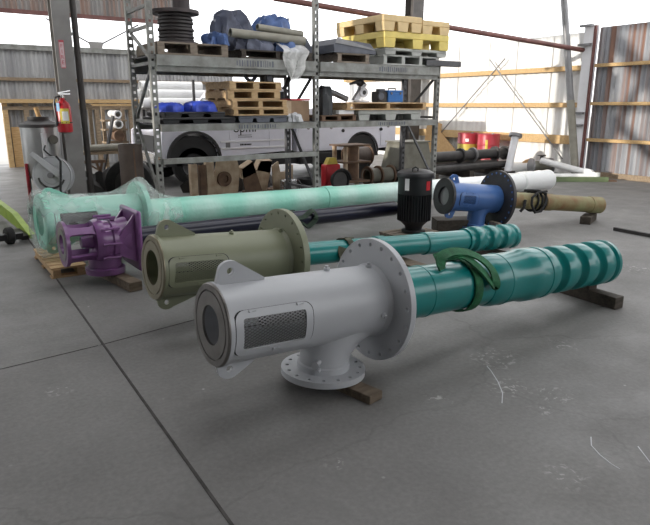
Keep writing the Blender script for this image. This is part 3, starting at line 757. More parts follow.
# --- top level, left bay
pallet('wooden_pallet', 'brown wooden pallet under the cable reel on the top rack level', 2.87, 3.90, 8.28, 9.2, ZT, .165, M['palletgrey'], nb=7, nst=3, blocks=True)
t = thing('cable_reel', 'dark upright cable reel standing on a pallet on the top rack level', 'reel', (3.30, 8.70, ZT + .167))
mb = MB(); mb.lathe([(0, .03), (0, .30), (.03, .30), (.03, .03)], 40, d=(0, 0, 1), closed=True); mb.build('flange', M['spoolwood'], t)
mb = MB(); mb.lathe([(.405, .03), (.405, .335), (.45, .335), (.45, .03)], 40, d=(0, 0, 1), closed=True); mb.build('flange', M['spoolwood'], t)
mb = MB(); prof = []
for k in range(8):
    z = .03 + k * .047; rr = (.25, .25, .24, .255, .235, .25, .245, .23)[k]; prof += [(z, rr - .015), (z + .012, rr), (z + .035, rr), (z + .047, rr - .015)]
mb.lathe(prof, 40, d=(0, 0, 1)); mb.build('wound_cable', M['cable'], t)
mb = MB(); mb.lathe([(.44, .03), (.44, .12), (.62, .12), (.62, .03)], 24, (.12, .05, 0), (0, 0, 1), True); mb.build('core_tube', M['spoolwood'], t)
lump('tarpaulin_bundle', 'small pale blue tarpaulin bundle beside the cable reel', 'tarpaulin', (3.80, 8.48, ZT + .167), (.32, .4, .17), M['tarpblue'], 2)
pallet('wooden_pallet', 'dark wooden pallet under the tarpaulins and tan pipes on the top level', 4.1, 5.34, 8.28, 9.2, ZT, .12, M['timberdark'], nb=7)
lump('tarpaulin_bundle', 'big slate grey tarpaulin heap left of the tan pipes on the top level', 'tarpaulin', (4.28, 8.92, ZT + .122), (.62, .5, .55), M['tarpdark'], 5)
lump('tarpaulin_bundle', 'folded blue tarpaulin bundle on top of the tan pipes', 'tarpaulin', (5.0, 8.98, ZT + .30), (.62, .5, .40), M['tarpblue'], 9, rough=.15)
lump('tarpaulin_bundle', 'flat dark blue tarpaulin lying under the tan pipes', 'tarpaulin', (4.38, 8.42, ZT + .122), (.58, .28, .17), M['tarpdark'], 12, rough=.15)
lump('tarpaulin_bundle', 'flat mid blue tarpaulin beside the hanging plastic sheet', 'tarpaulin', (4.95, 8.42, ZT + .122), (.46, .26, .16), M['tarpblue'], 14, rough=.15)
for k, (p0, p1, r, lab) in enumerate((((3.96, 8.32, 2.60), (5.22, 8.36, 2.56), .062, 'tan pipe with a pale open end, lowest of the pipes on the tarpaulins'),
                                     ((4.05, 8.50, 2.62), (5.32, 8.52, 2.555), .062, 'tan pipe lying behind the open-ended pipe on the top level'),
                                     ((4.45, 8.42, 2.715), (5.25, 8.46, 2.665), .05, 'short tan pipe resting uppermost on the other tan pipes'))):
    c = V(p0); mb = MB(MX.Translation(-c)); mb.pipe(p0, p1, r, .012)
    o = mb.build('pipe', M['tanpipe']); o.location = c; tag(o, lab, 'pipe', 'tan pipes on the top rack level')
mb = MB(); q = random.Random(4)
def fn(i, j):
    s = i / 13; z = 2.50 - .54 * j / 15; tp = 1 - .62 * (j / 15) ** 1.3
    x = 4.98 + (s - .5) * .50 * tp + .02 * math.sin(j * .7); y = 8.215 - .03 * math.sin(s * 11 + j * .5) * (.4 + j / 15) - .012 * math.sin(s * 23 + j)
    if j < 3: y += (3 - j) * .05
    return V((x - 4.98, y - 8.2, z - 2.2))
mb.grid(fn, 14, 16); o = mb.build('plastic_sheet', M['sheetfilm'], smooth=1.2); o.location = (4.98, 8.2, 2.2)
tag(o, 'crumpled clear plastic sheet hanging over the top beam of the rack', 'plastic sheet')

# --- top level, right bay
pallet('wooden_pallet', 'brown wooden pallet under the slate grey folded sheet', 5.80, 6.46, 8.28, 9.1, ZT, .15, M['palletgrey'], nb=6, nst=2)
t = thing('folded_sheet', 'slate grey ridged sheet with sloping sides on a pallet on the top level', 'sheet', (6.16, 8.62, ZT + .152))
mb = MB(); mb.prism([(-.42, -.34, 0), (.42, -.34, 0), (.42, -.34, .05), (.30, -.34, .16), (-.36, -.34, .21), (-.42, -.34, .12)], (0, .7, 0)); mb.build('cover', M['slatebox'], t, smooth=0)
mb = MB(); mb.prism([(-.40, -.352, .14), (.40, -.352, .06), (.40, -.352, .075), (-.36, -.352, .225)], (0, .02, 0)); mb.build('hem', M['steel'], t, smooth=0)
t = thing('sheet_metal_bracket', 'dark pointed sheet metal bracket behind the middle rack post', 'bracket', (5.56, 8.85, ZT))
mb = MB(); mb.prism([(-.18, 0, 0), (.16, 0, 0), (.16, 0, .2), (.02, 0, .40), (-.03, 0, .40)], (0, .03, 0)); mb.build('plate', M['slatebox'], t, smooth=0)
mb = MB(); mb.box((0, .12, .02), (.3, .22, .03)); mb.build('foot', M['slatebox'], t, smooth=0)

def plastic_pallet(name, label, x0, x1, y0, y1, z, H, m, legs=3, notch=True, lip=.0):
    """moulded pallet: deck with an edge lip, feet, and forklift openings cut under the deck"""
    cx, cy = (x0 + x1) / 2, (y0 + y1) / 2; W, D = x1 - x0, y1 - y0
    t = thing(name, label, 'pallet', (cx, cy, z))
    dh = H * .42
    mb = MB(); mb.box((0, 0, H - dh / 2), (W, D, dh)); mb.build('deck', m, t, smooth=0, bevel=.012)
    fw = .24
    for i in range(legs):
        for j in range(3):
            x = -W / 2 + fw / 2 + (W - fw) * i / (legs - 1); y = -D / 2 + fw / 2 + (D - fw) * j / 2
            mb = MB(); w2 = fw * .42
            mb.add([(x - fw / 2, y - fw / 2, H - dh), (x + fw / 2, y - fw / 2, H - dh), (x + fw / 2, y + fw / 2, H - dh), (x - fw / 2, y + fw / 2, H - dh),
                    (x - w2, y - fw / 2 + .004, 0), (x + w2, y - fw / 2 + .004, 0), (x + w2, y + w2, 0), (x - w2, y + w2, 0)],
                   [(0, 1, 2, 3), (4, 7, 6, 5), (0, 4, 5, 1), (1, 5, 6, 2), (2, 6, 7, 3), (3, 7, 4, 0)])
            mb.build('foot', m, t, smooth=0)
    return t
pallet('grey_pallet', 'pale grey pallet with long openings, lowest under the yellow pallets', 6.72, 8.02, 8.25, 9.25, ZT, .16, M['greyp'], nb=8, nst=4)
plastic_pallet('plastic_pallet', 'light grey plastic pallet just below the yellow pallet', 6.74, 8.16, 8.23, 9.35, ZT + .162, .11, M['greyp'])
plastic_pallet('plastic_pallet', 'yellow plastic pallet in the middle of the stack on the top level', 6.70, 8.18, 8.20, 9.42, ZT + .274, .255, M['yellowp'])
plastic_pallet('plastic_pallet', 'wide tan plastic pallet at the top left of the stack', 6.66, 7.50, 8.18, 9.55, ZT + .531, .25, M['tanp'], legs=3)
plastic_pallet('plastic_pallet', 'tan plastic pallet at the top right of the stack', 7.53, 8.18, 8.20, 9.40, ZT + .531, .22, M['tanp'], legs=2)
t = thing('steel_channel', 'dark steel channel sticking out at the right end of the top level', 'channel', (8.1, 8.22, ZT))
mb = MB(); mb.box((0, 0, .06), (.85, .02, .09)); mb.box((0, .04, .104), (.85, .08, .01)); mb.box((0, .04, .016), (.85, .08, .01)); mb.build('channel', M['rackdark'], t, smooth=0)

# --- middle level, left bay
plastic_pallet('plastic_pallet', 'black plastic pallet under the bright blue tarpaulin on the middle level', 2.88, 3.98, 8.28, 9.2, ZM, .085, M['black'])
plastic_pallet('plastic_pallet', 'upper black plastic pallet bearing the bright blue tarpaulin', 2.92, 3.83, 8.30, 9.1, ZM + .087, .07, M['bluedark'])
lump('folded_tarpaulin', 'bright blue crumpled tarpaulin on the black pallet at left', 'tarpaulin', (3.06, 8.5, ZM + .16), (.42, .42, .12), M['tarpbright'], 21, rough=.12)
lump('folded_tarpaulin', 'bright blue crumpled tarpaulin next to the wooden pallet stack', 'tarpaulin', (3.52, 8.5, ZM + .16), (.46, .46, .15), M['tarpbright'], 23, rough=.12)
plastic_pallet('plastic_pallet', 'charcoal plastic pallet under the stack of wooden pallets', 4.02, 4.84, 8.26, 9.2, ZM, .10, M['slatebox'])
zz = ZM + .102
for k, (lab, dx, yw, h) in enumerate((('bottom pale pallet of the wooden stack on the middle level', .02, .0, .10), ('second wooden pallet from the bottom of the stack', 0, .02, .125),
                                 ('third wooden pallet from the bottom of the stack', -.04, -.015, .13), ('topmost wooden pallet of the stack on the middle level', -.02, .01, .125))):
    pallet('wooden_pallet', lab, 3.90 + dx, 4.76 + dx + (.08 if k < 2 else 0), 8.24, 9.1, zz, h, M['pallet'], 'wooden pallets stacked on the middle level', nb=7, nst=3, blocks=k > 1, yaw=yw); zz += h + .002
t = thing('coil', 'dark rolled hose coil on the wooden pallet stack', 'coil', (4.42, 8.6, zz))
mb = MB(); mb.tube([(.09 * math.cos(a * PI / 8), 0.02 * a / 16, .115 + .09 * math.sin(a * PI / 8)) for a in range(40)], .025, 8); mb.build('hose', M['slatebox'], t)
t = thing('gear_unit', 'small dark machine block on the right of the pallet stack', 'machine', (4.66, 8.55, zz))
mb = MB(); mb.box((0, 0, .05), (.17, .16, .10)); mb.build('case', M['darksteel'], t, bevel=.01, smooth=0)
mb = MB(); mb.cyl((0, -.1, .06), (0, .1, .06), .05); mb.build('hub', M['slatebox'], t)
# --- right part of the left bay
lump('rag', 'pale grey rag lying in front of the cardboard box', 'rag', (4.99, 8.29, ZM), (.24, .18, .12), M['reelgrey'], 31)
t = thing('cardboard_box', 'brown box with a red cover beside the middle rack post', 'box', (5.13, 8.62, ZM))
mb = MB(); mb.box((-.02, 0, .16), (.46, .45, .32)); mb.build('carton', M['cardboard'], t, smooth=0, bevel=.006)
mb = MB(); mb.box((.04, -.02, .335), (.36, .42, .025)); part_label(mb.build('cover', M['red'], t, smooth=0), 'red cover')
mb = MB(); mb.box((-.18, -.227, .16), (.10, .004, .30)); mb.build('tape', M['rustlight'], t, smooth=0)
t = thing('pipe_bracket', 'thin black angled bracket standing behind the brown box', 'bracket', (5.2, 8.93, ZM))
mb = MB(); mb.bar((0, 0, 0), (0, 0, .52), .03, .03); mb.build('upright', M['black'], t, smooth=0)
mb = MB(); mb.bar((-.02, 0, .50), (.10, 0, .68), .05, .05); mb.build('head', M['black'], t, smooth=0)
# --- middle level, right bay
pallet('wooden_pallet', 'dark wooden pallet with rusty boards on the middle level beside the post', 5.48, 6.19, 8.26, 9.2, ZM, .09, M['rust'], nb=6)
plastic_pallet('plastic_pallet', 'grey plastic pallet under the long wooden pallet', 6.22, 7.62, 8.25, 9.2, ZM, .17, M['greyp'])
pallet('wooden_pallet', 'long pale wooden pallet under the white mitre saw', 5.95, 7.72, 8.22, 9.2, ZM + .172, .125, M['pallet'], nb=7, nst=3)
lump('sack', 'tall charcoal sack slumped against the middle rack post', 'sack', (5.72, 8.52, ZM + .09), (.26, .30, .46), M['bagdark'], 41, rough=.1)
t = thing('paper_stack', 'flat white stack of papers below the long wooden pallet', 'papers', (5.98, 8.31, ZM + .092))
mb = MB(); mb.box((0, 0, .047), (.30, .09, .06)); mb.build('sheets', M['paper'], t, smooth=0)
mb = MB(); mb.box((0, .0, .008), (.30, .10, .016)); mb.build('board', M['cardboard'], t, smooth=0)
zs = ZM + .30
t = thing('steel_tube_bundle', 'grey slanting tube bundle beside the charcoal sack', 'tubes', (6.05, 8.7, zs))
mb = MB(); mb.tube([(-.30, 0, .22), (.0, 0, .14), (.25, 0, .05)], .05, 10); mb.tube([(-.2, .08, .21), (.3, .08, .06)], .035, 10); mb.build('tubes', M['steel'], t)
t = thing('mitre_saw', 'white mitre saw with a dark handle on the long wooden pallet', 'saw', (6.50, 8.55, zs)); t.scale = (.85, .85, .80)
mb = MB(); mb.lathe([(0, .02), (0, .17), (.035, .165), (.04, .02)], 32, d=(0, 0, 1)); mb.build('turntable', M['white'], t)
mb = MB(); mb.prism([(-.19, 0, .04), (-.06, 0, .04), (.10, 0, .26), (.12, 0, .38), (.02, 0, .38), (-.04, 0, .25)], (0, .10, 0)); mb.build('arm', M['white'], t, bevel=.01, smooth=0)
mb = MB(); mb.cyl((.05, -.03, .2), (.05, .0, .2), .10, n=28); mb.build('blade_guard', M['white'], t)
mb = MB(); mb.cyl((.05, -.035, .2), (.05, -.031, .2), .045, n=20); mb.build('blade_cap', M['darksteel'], t)
mb = MB(); mb.tube([(.12, .05, .34), (.02, .05, .42), (-.12, .05, .41), (-.26, .05, .37)], [.05, .055, .035, .02], 10); mb.build('handle', M['darksteel'], t)
mb = MB(); mb.cyl((-.02, .02, .40), (.06, .10, .40), .075, n=16); mb.build('motor', M['darksteel'], t)
t = thing('engine', 'small dark engine between the mitre saw and the blue toolbox', 'engine', (6.86, 8.5, zs))
mb = MB(); mb.box((0, 0, .09), (.22, .2, .18)); mb.build('block', M['darksteel'], t, bevel=.02, smooth=0)
mb = MB(); mb.cyl((-.06, -.13, .10), (-.06, -.09, .10), .06); mb.build('pulley', M['slatebox'], t)
mb = MB(); mb.box((.02, 0, .20), (.12, .12, .05)); mb.build('air_filter', M['slatebox'], t, bevel=.01, smooth=0)
t = thing('toolbox', 'blue toolbox at the right end of the long wooden pallet', 'toolbox', (7.12, 8.48, zs))
mb = MB(); mb.box((0, 0, .08), (.34, .22, .16)); mb.build('case', M['toolblue'], t, bevel=.012, smooth=0)
mb = MB(); mb.box((0, 0, .18), (.34, .22, .045)); mb.build('lid', M['toolblue'], t, bevel=.012, smooth=0)
mb = MB(); mb.tube([(-.08, 0, .20), (-.08, 0, .235), (.08, 0, .235), (.08, 0, .20)], .010, 8); mb.build('handle', M['black'], t)
for x in (-.1, .1): MB().box((x, -.115, .15), (.03, .012, .04)).build('clasp', M['chrome'], t, smooth=0)

# ------------------------------------------------------------------ fabricated steel on the floor behind the rack
t = thing('steel_channels', 'rusty steel channel pieces standing upright behind the left rack bay', 'steel', (3.98, 9.62, 0))
for k, (x, h, w) in enumerate(((-.16, .64, .10), (.0, .62, .09), (.13, .66, .12))):
    mb = MB(); mb.box((x, 0, h / 2), (w, .015, h)); mb.box((x - w / 2, .05, h / 2), (.014, .11, h)); mb.box((x + w / 2, .05, h / 2), (.014, .11, h)); mb.build('channel', M['rustlight'] if k != 1 else M['rust'], t, smooth=0)
t = thing('rusty_bracket', 'sandy rusted steel bracket with a round opening, beside the upright channels', 'bracket', (4.42, 9.65, 0))
mb = MB(); mb.prism([(-.22, 0, 0), (.2, 0, 0), (.26, 0, .5), (.2, 0, .72), (-.16, 0, .70), (-.26, 0, .3)], (0, .03, 0)); mb.build('plate', M['rustlight'], t, smooth=0)
mb = MB(); mb.lathe([(-.04, .07), (-.04, .13), (.0, .13), (.0, .07)], 24, (-.05, 0, .36), (0, 1, 0), True); mb.cyl((-.05, -.004, .36), (-.05, 0, .36), .075); mb.build('collar', M['rust'], t)
mb = MB(); mb.box((0, .15, .04), (.5, .4, .08)); mb.build('foot', M['rust'], t, smooth=0)
for k, (x, lab, m, a, h) in enumerate(((4.93, 'brown rusty steel gusset leaning left of the grey can', 'rust', -.25, .62), (5.2, 'tan rusty gusset plate with a folded top behind the rack', 'rustlight', .3, .66))):
    t = thing('rusty_gusset', lab, 'steel', (x, 9.6 + .4 * k, 0)); R = MX.Rotation(a, 3, 'Y')
    mb = MB(); mb.prism([R @ V(p) for p in ((-.16, 0, .04), (.18, 0, .04), (.14, 0, h), (-.10, 0, h * .9))], (0, .02, 0)); mb.build('plate', M[m], t, smooth=0)
    mb = MB(); mb.prism([R @ V(p) for p in ((-.14, 0, h * .62), (.16, 0, h * .66), (.14, 0, h), (-.10, 0, h * .9))], (0, .16, .03)); mb.build('flange', M['rustlight'], t, smooth=0)
    mb = MB(); mb.box((0, .1, .02), (.4, .3, .04)); mb.build('foot', M['rust'], t, smooth=0)
t = thing('rusty_saddle', 'tan rusty saddle bracket with two prongs behind the middle rear post', 'bracket', (5.70, 9.9, 0))
mb = MB(); mb.prism([(-.2, 0, 0), (.2, 0, 0), (.22, 0, .5), (.10, 0, .52), (.06, 0, .38), (-.06, 0, .38), (-.10, 0, .58), (-.22, 0, .5)], (0, .05, 0)); mb.build('plate', M['rustlight'], t, smooth=0)
mb = MB(); mb.box((0, .12, .03), (.45, .4, .06)); mb.build('foot', M['rust'], t, smooth=0)
lump('dark_heap', 'low dark heap added to darken the gap behind the rusty gussets', 'scrap', (5.0, 10.75, 0), (1.7, .6, .40), M['darksteel'], 77, rough=.25)  # dark lump added to deepen the gap behind the steel pieces
t = thing('metal_can', 'shiny grey metal can on the floor behind the mint pipe', 'can', (5.57, 9.47, 0))
mb = MB(); mb.lathe([(0, 0), (0, .16), (.26, .16), (.27, .165), (.28, .16), (.28, .145), (.25, .14)], 32, d=(0, 0, 1)); mb.build('body', M['chrome'], t)
mb = MB(); mb.tube([(.16, 0, .22), (.2, -.08, .12), (.12, -.15, .1), (0, -.19, .1), (-.14, -.14, .12), (-.165, 0, .22)], .006, 6); mb.build('handle', M['steel'], t)
t = thing('bucket', 'black bucket next to the shiny grey can', 'bucket', (6.0, 9.52, 0))
mb = MB(); mb.lathe([(0, 0), (0, .16), (.27, .2), (.28, .205), (.28, .19), (.02, .15), (.02, 0)], 32, d=(0, 0, 1)); mb.build('body', M['black'], t)
mb = MB(); mb.tube([(.2, 0, .27), (.2, -.1, .2), (.1, -.19, .16), (-.1, -.19, .16), (-.2, -.1, .2), (-.2, 0, .27)], .006, 6); mb.build('handle', M['steel'], t)
t = thing('hose_coil', 'black coiled hose leaning behind the mint pipe beside the red box', 'hose', (6.52, 9.2, 0))
mb = MB()
mb.tube([((.21 - .0012 * a) * math.cos(a * PI / 10), .0022 * a - .06, .235 + (.21 - .0012 * a) * math.sin(a * PI / 10)) for a in range(100)], .024, 8); mb.build('hose', M['rubber'], t)
mb = MB(); mb.cyl((0, -.01, .235), (0, .05, .235), .17, n=32); mb.build('drum', M['darksteel'], t)
t = thing('jerrycan', 'red can with a pale cap in front of the truck', 'can', (6.61, 9.64, 0))
mb = MB(); mb.box((0, 0, .25), (.34, .2, .5)); mb.build('body', M['red'], t, bevel=.03, smooth=.6)
mb = MB(); mb.prism([(-.13, -.06, .50), (.13, -.06, .50), (.08, -.06, .62), (-.06, -.06, .62)], (0, .12, 0)); part_label(mb.build('cap', M['drumyel'], t, smooth=0), 'pale yellow cap')
t = thing('pipe_spool', 'rusty steel spool with three square flanges in front of the truck rear wheel', 'steel', (7.12, 9.7, 0))
for z in (.14, .52, .84):
    mb = MB(); mb.box((0, 0, z), (.66, .5, .03)); mb.build('flange', M['rust'], t, smooth=0)
for x, y in ((-.26, -.2), (.24, .1), (-.24, .2)):
    mb = MB(); mb.cyl((x, y, .0), (x, y, .84), .045, n=14); mb.build('upright', M['rustlight'], t)
mb = MB(); mb.cyl((.05, .02, .14), (.05, .02, .84), .13, n=24); mb.build('core_pipe', M['rust'], t)
t = thing('flanged_pipe', 'grey brown flanged pipe lying on the floor below the brown tank', 'pipe', (7.95, 9.7, 0))
mb = MB(); mb.pipe((-.42, 0, .2), (.22, -.03, .2), .15, .02); mb.build('pipe', M['stationtan'], t)
for x in (-.42, -.15, .18):
    mb = MB(); mb.lathe([(0, .14), (0, .2), (.035, .2), (.035, .14)], 32, (x, -.02, .2), (1, -.047, 0), True); mb.build('flange', M['rust'], t)
t = thing('brown_tank', 'short brown rusty tank in front of the rear corner of the truck', 'tank', (7.9, 10.5, 0))
mb = MB(); mb.cyl((-.28, 0, .54), (.28, 0, .54), .19, n=32); mb.build('shell', M['brown'], t)
for x in (-.28, .26):
    mb = MB(); mb.lathe([(0, 0), (0, .22), (.03, .22), (.03, 0)], 32, (x, 0, .54), (1, 0, 0)); mb.build('end_flange', M['rust'], t)
for x in (-.18, .18): MB().box((x, 0, .18), (.06, .3, .36)).build('stand', M['darksteel'], t, smooth=0)
t = thing('machine_base', 'tapered grey green machine pedestal behind the black motor', 'machine', (8.66, 9.75, 0))
mb = MB(); z0, z1 = .30, .84
vs = [V((x * (.44 if z == z0 else .34), y * (.35 if z == z0 else .28), z)) for z in (z0, z1) for x, y in ((-1, -1), (1, -1), (1, 1), (-1, 1))]
mb.add(vs, [(0, 3, 2, 1), (4, 5, 6, 7), (0, 1, 5, 4), (1, 2, 6, 5), (2, 3, 7, 6), (3, 0, 4, 7)]); mb.build('housing', M['stationtan'], t, bevel=.02, smooth=0)
mb = MB(); mb.box((0, 0, .15), (.9, .8, .05)); mb.box((-.4, 0, .07), (.1, .8, .14)); mb.box((.4, 0, .07), (.1, .8, .14)); mb.box((0, 0, .24), (.9, .7, .13)); mb.build('skid', M['darksteel'], t, smooth=0)
mb = MB(); mb.box((0, 0, .855), (.74, .6, .03)); mb.build('top_plate', M['stationtan'], t, smooth=0)

# ------------------------------------------------------------------ white utility truck
TX, TY = 4.67, 11.70
truck = thing('utility_truck', 'white service truck with side compartments parked behind the rack', 'truck', (7.0, 12.7, 0))
def tb(): return MB(MX.Translation(-V((7.0, 12.7, 0))))
def arch(cx, cz, r, n=14): return [(cx - r * math.cos(PI * i / n), cz + r * math.sin(PI * i / n)) for i in range(n + 1)]
def slab(prof, y0, y1, name, m, parent=truck, bevel=0.):
    mb = tb(); mb.prism([(x, y0, z) for x, z in prof], (0, y1 - y0, 0)); return mb.build(name, m, parent, bevel=bevel, smooth=.5)
lower = [(4.0, .55), (4.13, .55)] + arch(4.67, .52, .53) + [(5.22, .55), (6.98, .62), (6.98, 1.36), (5.35, 1.34), (5.1, 1.27), (4.15, 1.17), (4.02, 1.08)]
slab(lower, TY, 13.7, 'cab_body', M['truckwhite'], bevel=.02)
gh = [(5.28, 1.34), (6.98, 1.36), (6.94, 1.93), (6.8, 2.0), (5.95, 2.0), (5.8, 1.95)]
slab(gh, TY + .10, 13.6, 'cab_roof', M['truckwhite'], bevel=.02)
gl = slab([(5.55, 1.40), (6.2, 1.41), (6.2, 1.88), (5.93, 1.88)], TY + .085, TY + .1, 'side_window', M['glassdark'])
slab([(6.28, 1.41), (6.86, 1.42), (6.84, 1.88), (6.28, 1.88)], TY + .085, TY + .1, 'side_window', M['glassdark'])
mb = tb(); mb.add([(5.27, TY + .2, 1.37), (5.27, 13.5, 1.37), (5.77, 13.45, 1.90), (5.77, TY + .25, 1.90)], [(0, 1, 2, 3)]); mb.build('windshield', M['glassdark'], truck, smooth=0)
door = slab([(5.48, .70), (6.32, .72), (6.32, 1.34), (5.44, 1.33)], TY - .008, TY, 'door', M['truckwhite'], bevel=.004)
mb = tb(); mb.box((6.2, TY - .022, 1.22), (.16, .02, .035)); mb.build('door_handle', M['black'], door, smooth=0)
slab([(6.40, .72), (6.92, .73), (6.92, 1.35), (6.40, 1.34)], TY - .008, TY, 'rear_door', M['truckwhite'], bevel=.004)
for z in (.86, .72):
    mb = tb(); mb.box((6.1, TY - .014, z), (1.7, .016, .035)); mb.build('side_moulding', M['white'], truck, smooth=0, bevel=.004)
mb = tb(); mb.ribbon([(x, TY - .015, z) for x, z in arch(4.67, .52, .53, 18)], [(math.cos(a), 0, 1) if False else V((x - 4.67, 0, z - .52)) for x, z in arch(4.67, .52, .53, 18) for a in (0,)], .10, .05)
part_label(mb.build('fender_flare', M['bluedark'], truck), 'black wheel arch flare')
mb = tb(); mb.prism([(x, TY + .04, z) for x, z in arch(4.67, .40, .60)], (0, .3, 0)); mb.build('wheel_well', M['black'], truck)
bed = [(7.10, .58), (8.42, .58)] + arch(8.94, .50, .46) + [(9.45, .58), (9.98, .60), (9.98, 1.52), (7.10, 1.52)]
slab(bed, TY, 13.7, 'service_body', M['truckwhite'], bevel=.01)
mb = tb(); mb.prism([(x, TY + .03, z) for x, z in arch(8.94, .40, .52)], (0, .3, 0)); mb.build('wheel_well', M['black'], truck)
mb = tb(); mb.ribbon([(x, TY - .01, z) for x, z in arch(8.94, .50, .46, 18)], [V((x - 8.94, 0, z - .5)) for x, z in arch(8.94, .5, .46, 18)], .03, .03); mb.build('arch_trim', M['bluedark'], truck)
for x0, x1, z0 in ((7.14, 7.66, .62), (7.70, 8.34, .62), (8.40, 9.46, 1.06), (9.50, 9.94, .64)):
    d = slab([(x0, z0), (x1, z0), (x1, 1.48), (x0, 1.48)], TY - .012, TY, 'compartment_door', M['truckwhite'], bevel=.005)
    mb = tb(); mb.cyl(((x0 + x1) / 2, TY - .012, 1.1 if z0 < 1 else 1.2), ((x0 + x1) / 2, TY - .03, 1.1 if z0 < 1 else 1.2), .035, n=14); mb.build('latch', M['chrome'], d)
for x in (8.36, 9.50):
    mb = tb(); mb.cyl((x, TY, 1.02 if x < 9 else 1.04), (x, TY - .03, 1.02), .04, n=12); mb.build('side_marker', M['black'], truck)
mb = tb(); mb.box((6.95, 12.7, .50), (5.6, .9, .16)); mb.box((7.04, 12.7, .85), (.10, 1.7, .6)); mb.build('chassis', M['black'], truck, smooth=0)
mb = tb(); mb.box((7.7, TY + .25, .42), (1.0, .4, .26)); mb.build('fuel_tank', M['black'], truck, smooth=0, bevel=.03)
mb = tb(); mb.box((6.85, 12.6, .45), (3.2, 1.5, .28)); mb.build('underbody', M['black'], truck, smooth=0)
mb = tb(); mb.box((3.93, 12.7, .58), (.16, 1.95, .24)); mb.build('front_bumper', M['chrome'], truck, bevel=.03)
mb = tb(); mb.box((4.0, 12.7, .85), (.04, 1.2, .3)); mb.build('grille', M['black'], truck, smooth=0)
mb = tb(); mb.box((10.03, 12.7, .55), (.12, 1.9, .18)); mb.build('rear_bumper', M['black'], truck, smooth=0)
for x in (4.67, 8.94):
    for y, s in ((TY + .16, -1), (13.54, 1)):
        mb = tb(); mb.lathe([(-.12, .24), (-.12, .36), (-.10, .395), (-.05, .405), (.05, .405), (.10, .395), (.12, .36), (.12, .24)], 40, (x, y, .405), (0, 1, 0)); w = mb.build('wheel', M['rubber'], truck)
        mb = tb(); mb.lathe([(.06, 0), (.06, .1), (.03, .14), (.02, .2), (.09, .23), (.12, .245)], 32, (x, y, .405), (0, s, 0)); mb.build('rim', M['steel'], w)
RXT = MX.Rotation(PI / 2, 3, 'X')
lt = lambda x, z: (x - 7.0, TY - .0105 - 12.7, z)
text_mesh('lettering', 'opmi', .27, lt(5.82, 1.13), RXT, M['black'], door)
for z, h, xs_ in ((.985, .018, 5.82), (.945, .014, 5.82)):
    mb = tb(); q = random.Random(int(z * 100)); x = 5.66
    while x < 5.98:
        w = q.choice((.012, .02, .016)); mb.box((x + w / 2, TY - .011, z), (w, .004, h)); x += w + .01
    mb.build('small_lettering', M['steel'] if h > .015 else M['black'], door, smooth=0)
mb = tb(); q = random.Random(5); x = 5.70
while x < 5.95:
    w = q.choice((.02, .03)); mb.box((x + w / 2, TY - .012, .79), (w, .006, .035)); x += w + .01
mb.build('number_lettering', M['bluedark'], door, smooth=0)
mb = tb(); mb.box((5.42, TY - .006, .80), (.09, .012, .12)); mb.build('badge', M['steel'], truck, smooth=0)

# ------------------------------------------------------------------ white pipes stored behind the truck bonnet
t = thing('pipe_stand', 'dark steel stand carrying the white pipes behind the truck', 'stand', (5.1, 14.4, 0))
for x in (-.45, .55):
    mb = MB(); mb.box((x, -.3, .75), (.06, .06, 1.5)); mb.box((x, .3, .75), (.06, .06, 1.5)); mb.box((x, 0, 1.52), (.06, .9, .05)); mb.box((x, -.42, 1.85), (.05, .05, .65)); mb.box((x, .42, 1.85), (.05, .05, .65)); mb.build('trestle', M['darksteel'], t, smooth=0)
k = 0
for row, (z, ys, r) in enumerate(((1.655, (-.26, 0, .26), .11), (1.847, (-.13, .13), .11), (2.035, (0, ), .11))):
    for y in ys:
        x0 = 4.45 + .07 * ((k * 5) % 4); x1 = 6.02 + .05 * ((k * 3) % 3)
        mb = MB(MX.Translation(-V((x0, 14.4 + y, z)))); mb.pipe((x0, 14.4 + y, z), (x1, 14.4 + y, z), r, .012, 28)
        o = mb.build('white_pipe', M['pvc']); o.location = (x0, 14.4 + y, z); k += 1
        tag(o, 'white plastic pipe lying in the stack behind the truck, ' + ('bottom row', 'middle row', 'top row')[row], 'pipe', 'white pipes behind the truck, ' + ('bottom row', 'middle row', 'top row')[row])
t = thing('pipe_trestle', 'brown timber trestle holding three short pipes at the left behind the brown pipe', 'trestle', (3.82, 14.3, 0))
for x in (-.22, .22): MB().box((x, 0, .80), (.07, .07, 1.6)).build('upright', M['studs'], t, smooth=0)
for z in (.80, 1.08, 1.28): MB().box((0, 0, z - .02), (.5, .4, .04)).build('shelf', M['studs'], t, smooth=0)
MB().box((0, 0, 1.6), (.9, .08, .05)).build('top_rail', M['tan'], t, smooth=0)
for x, z, r, m, lab in ((3.86, 1.40, .085, 'pvc', 'short white pipe on the top shelf of the timber trestle'), (3.86, 1.185, .095, 'pvc', 'short white pipe on the middle shelf of the timber trestle'), (3.86, .93, .125, 'rust', 'short rusty brown pipe on the lowest shelf of the timber trestle')):
    mb = MB(); mb.pipe((0, 0, 0), (.05, .75, 0), r, .028 if m == 'pvc' else .03)
    if m == 'rust': mb.cyl((.001, .02, 0), (.002, .03, 0), r - .02)
    o = mb.build('short_pipe', M[m]); o.location = (x - .02, 13.95, z); tag(o, lab, 'pipe')

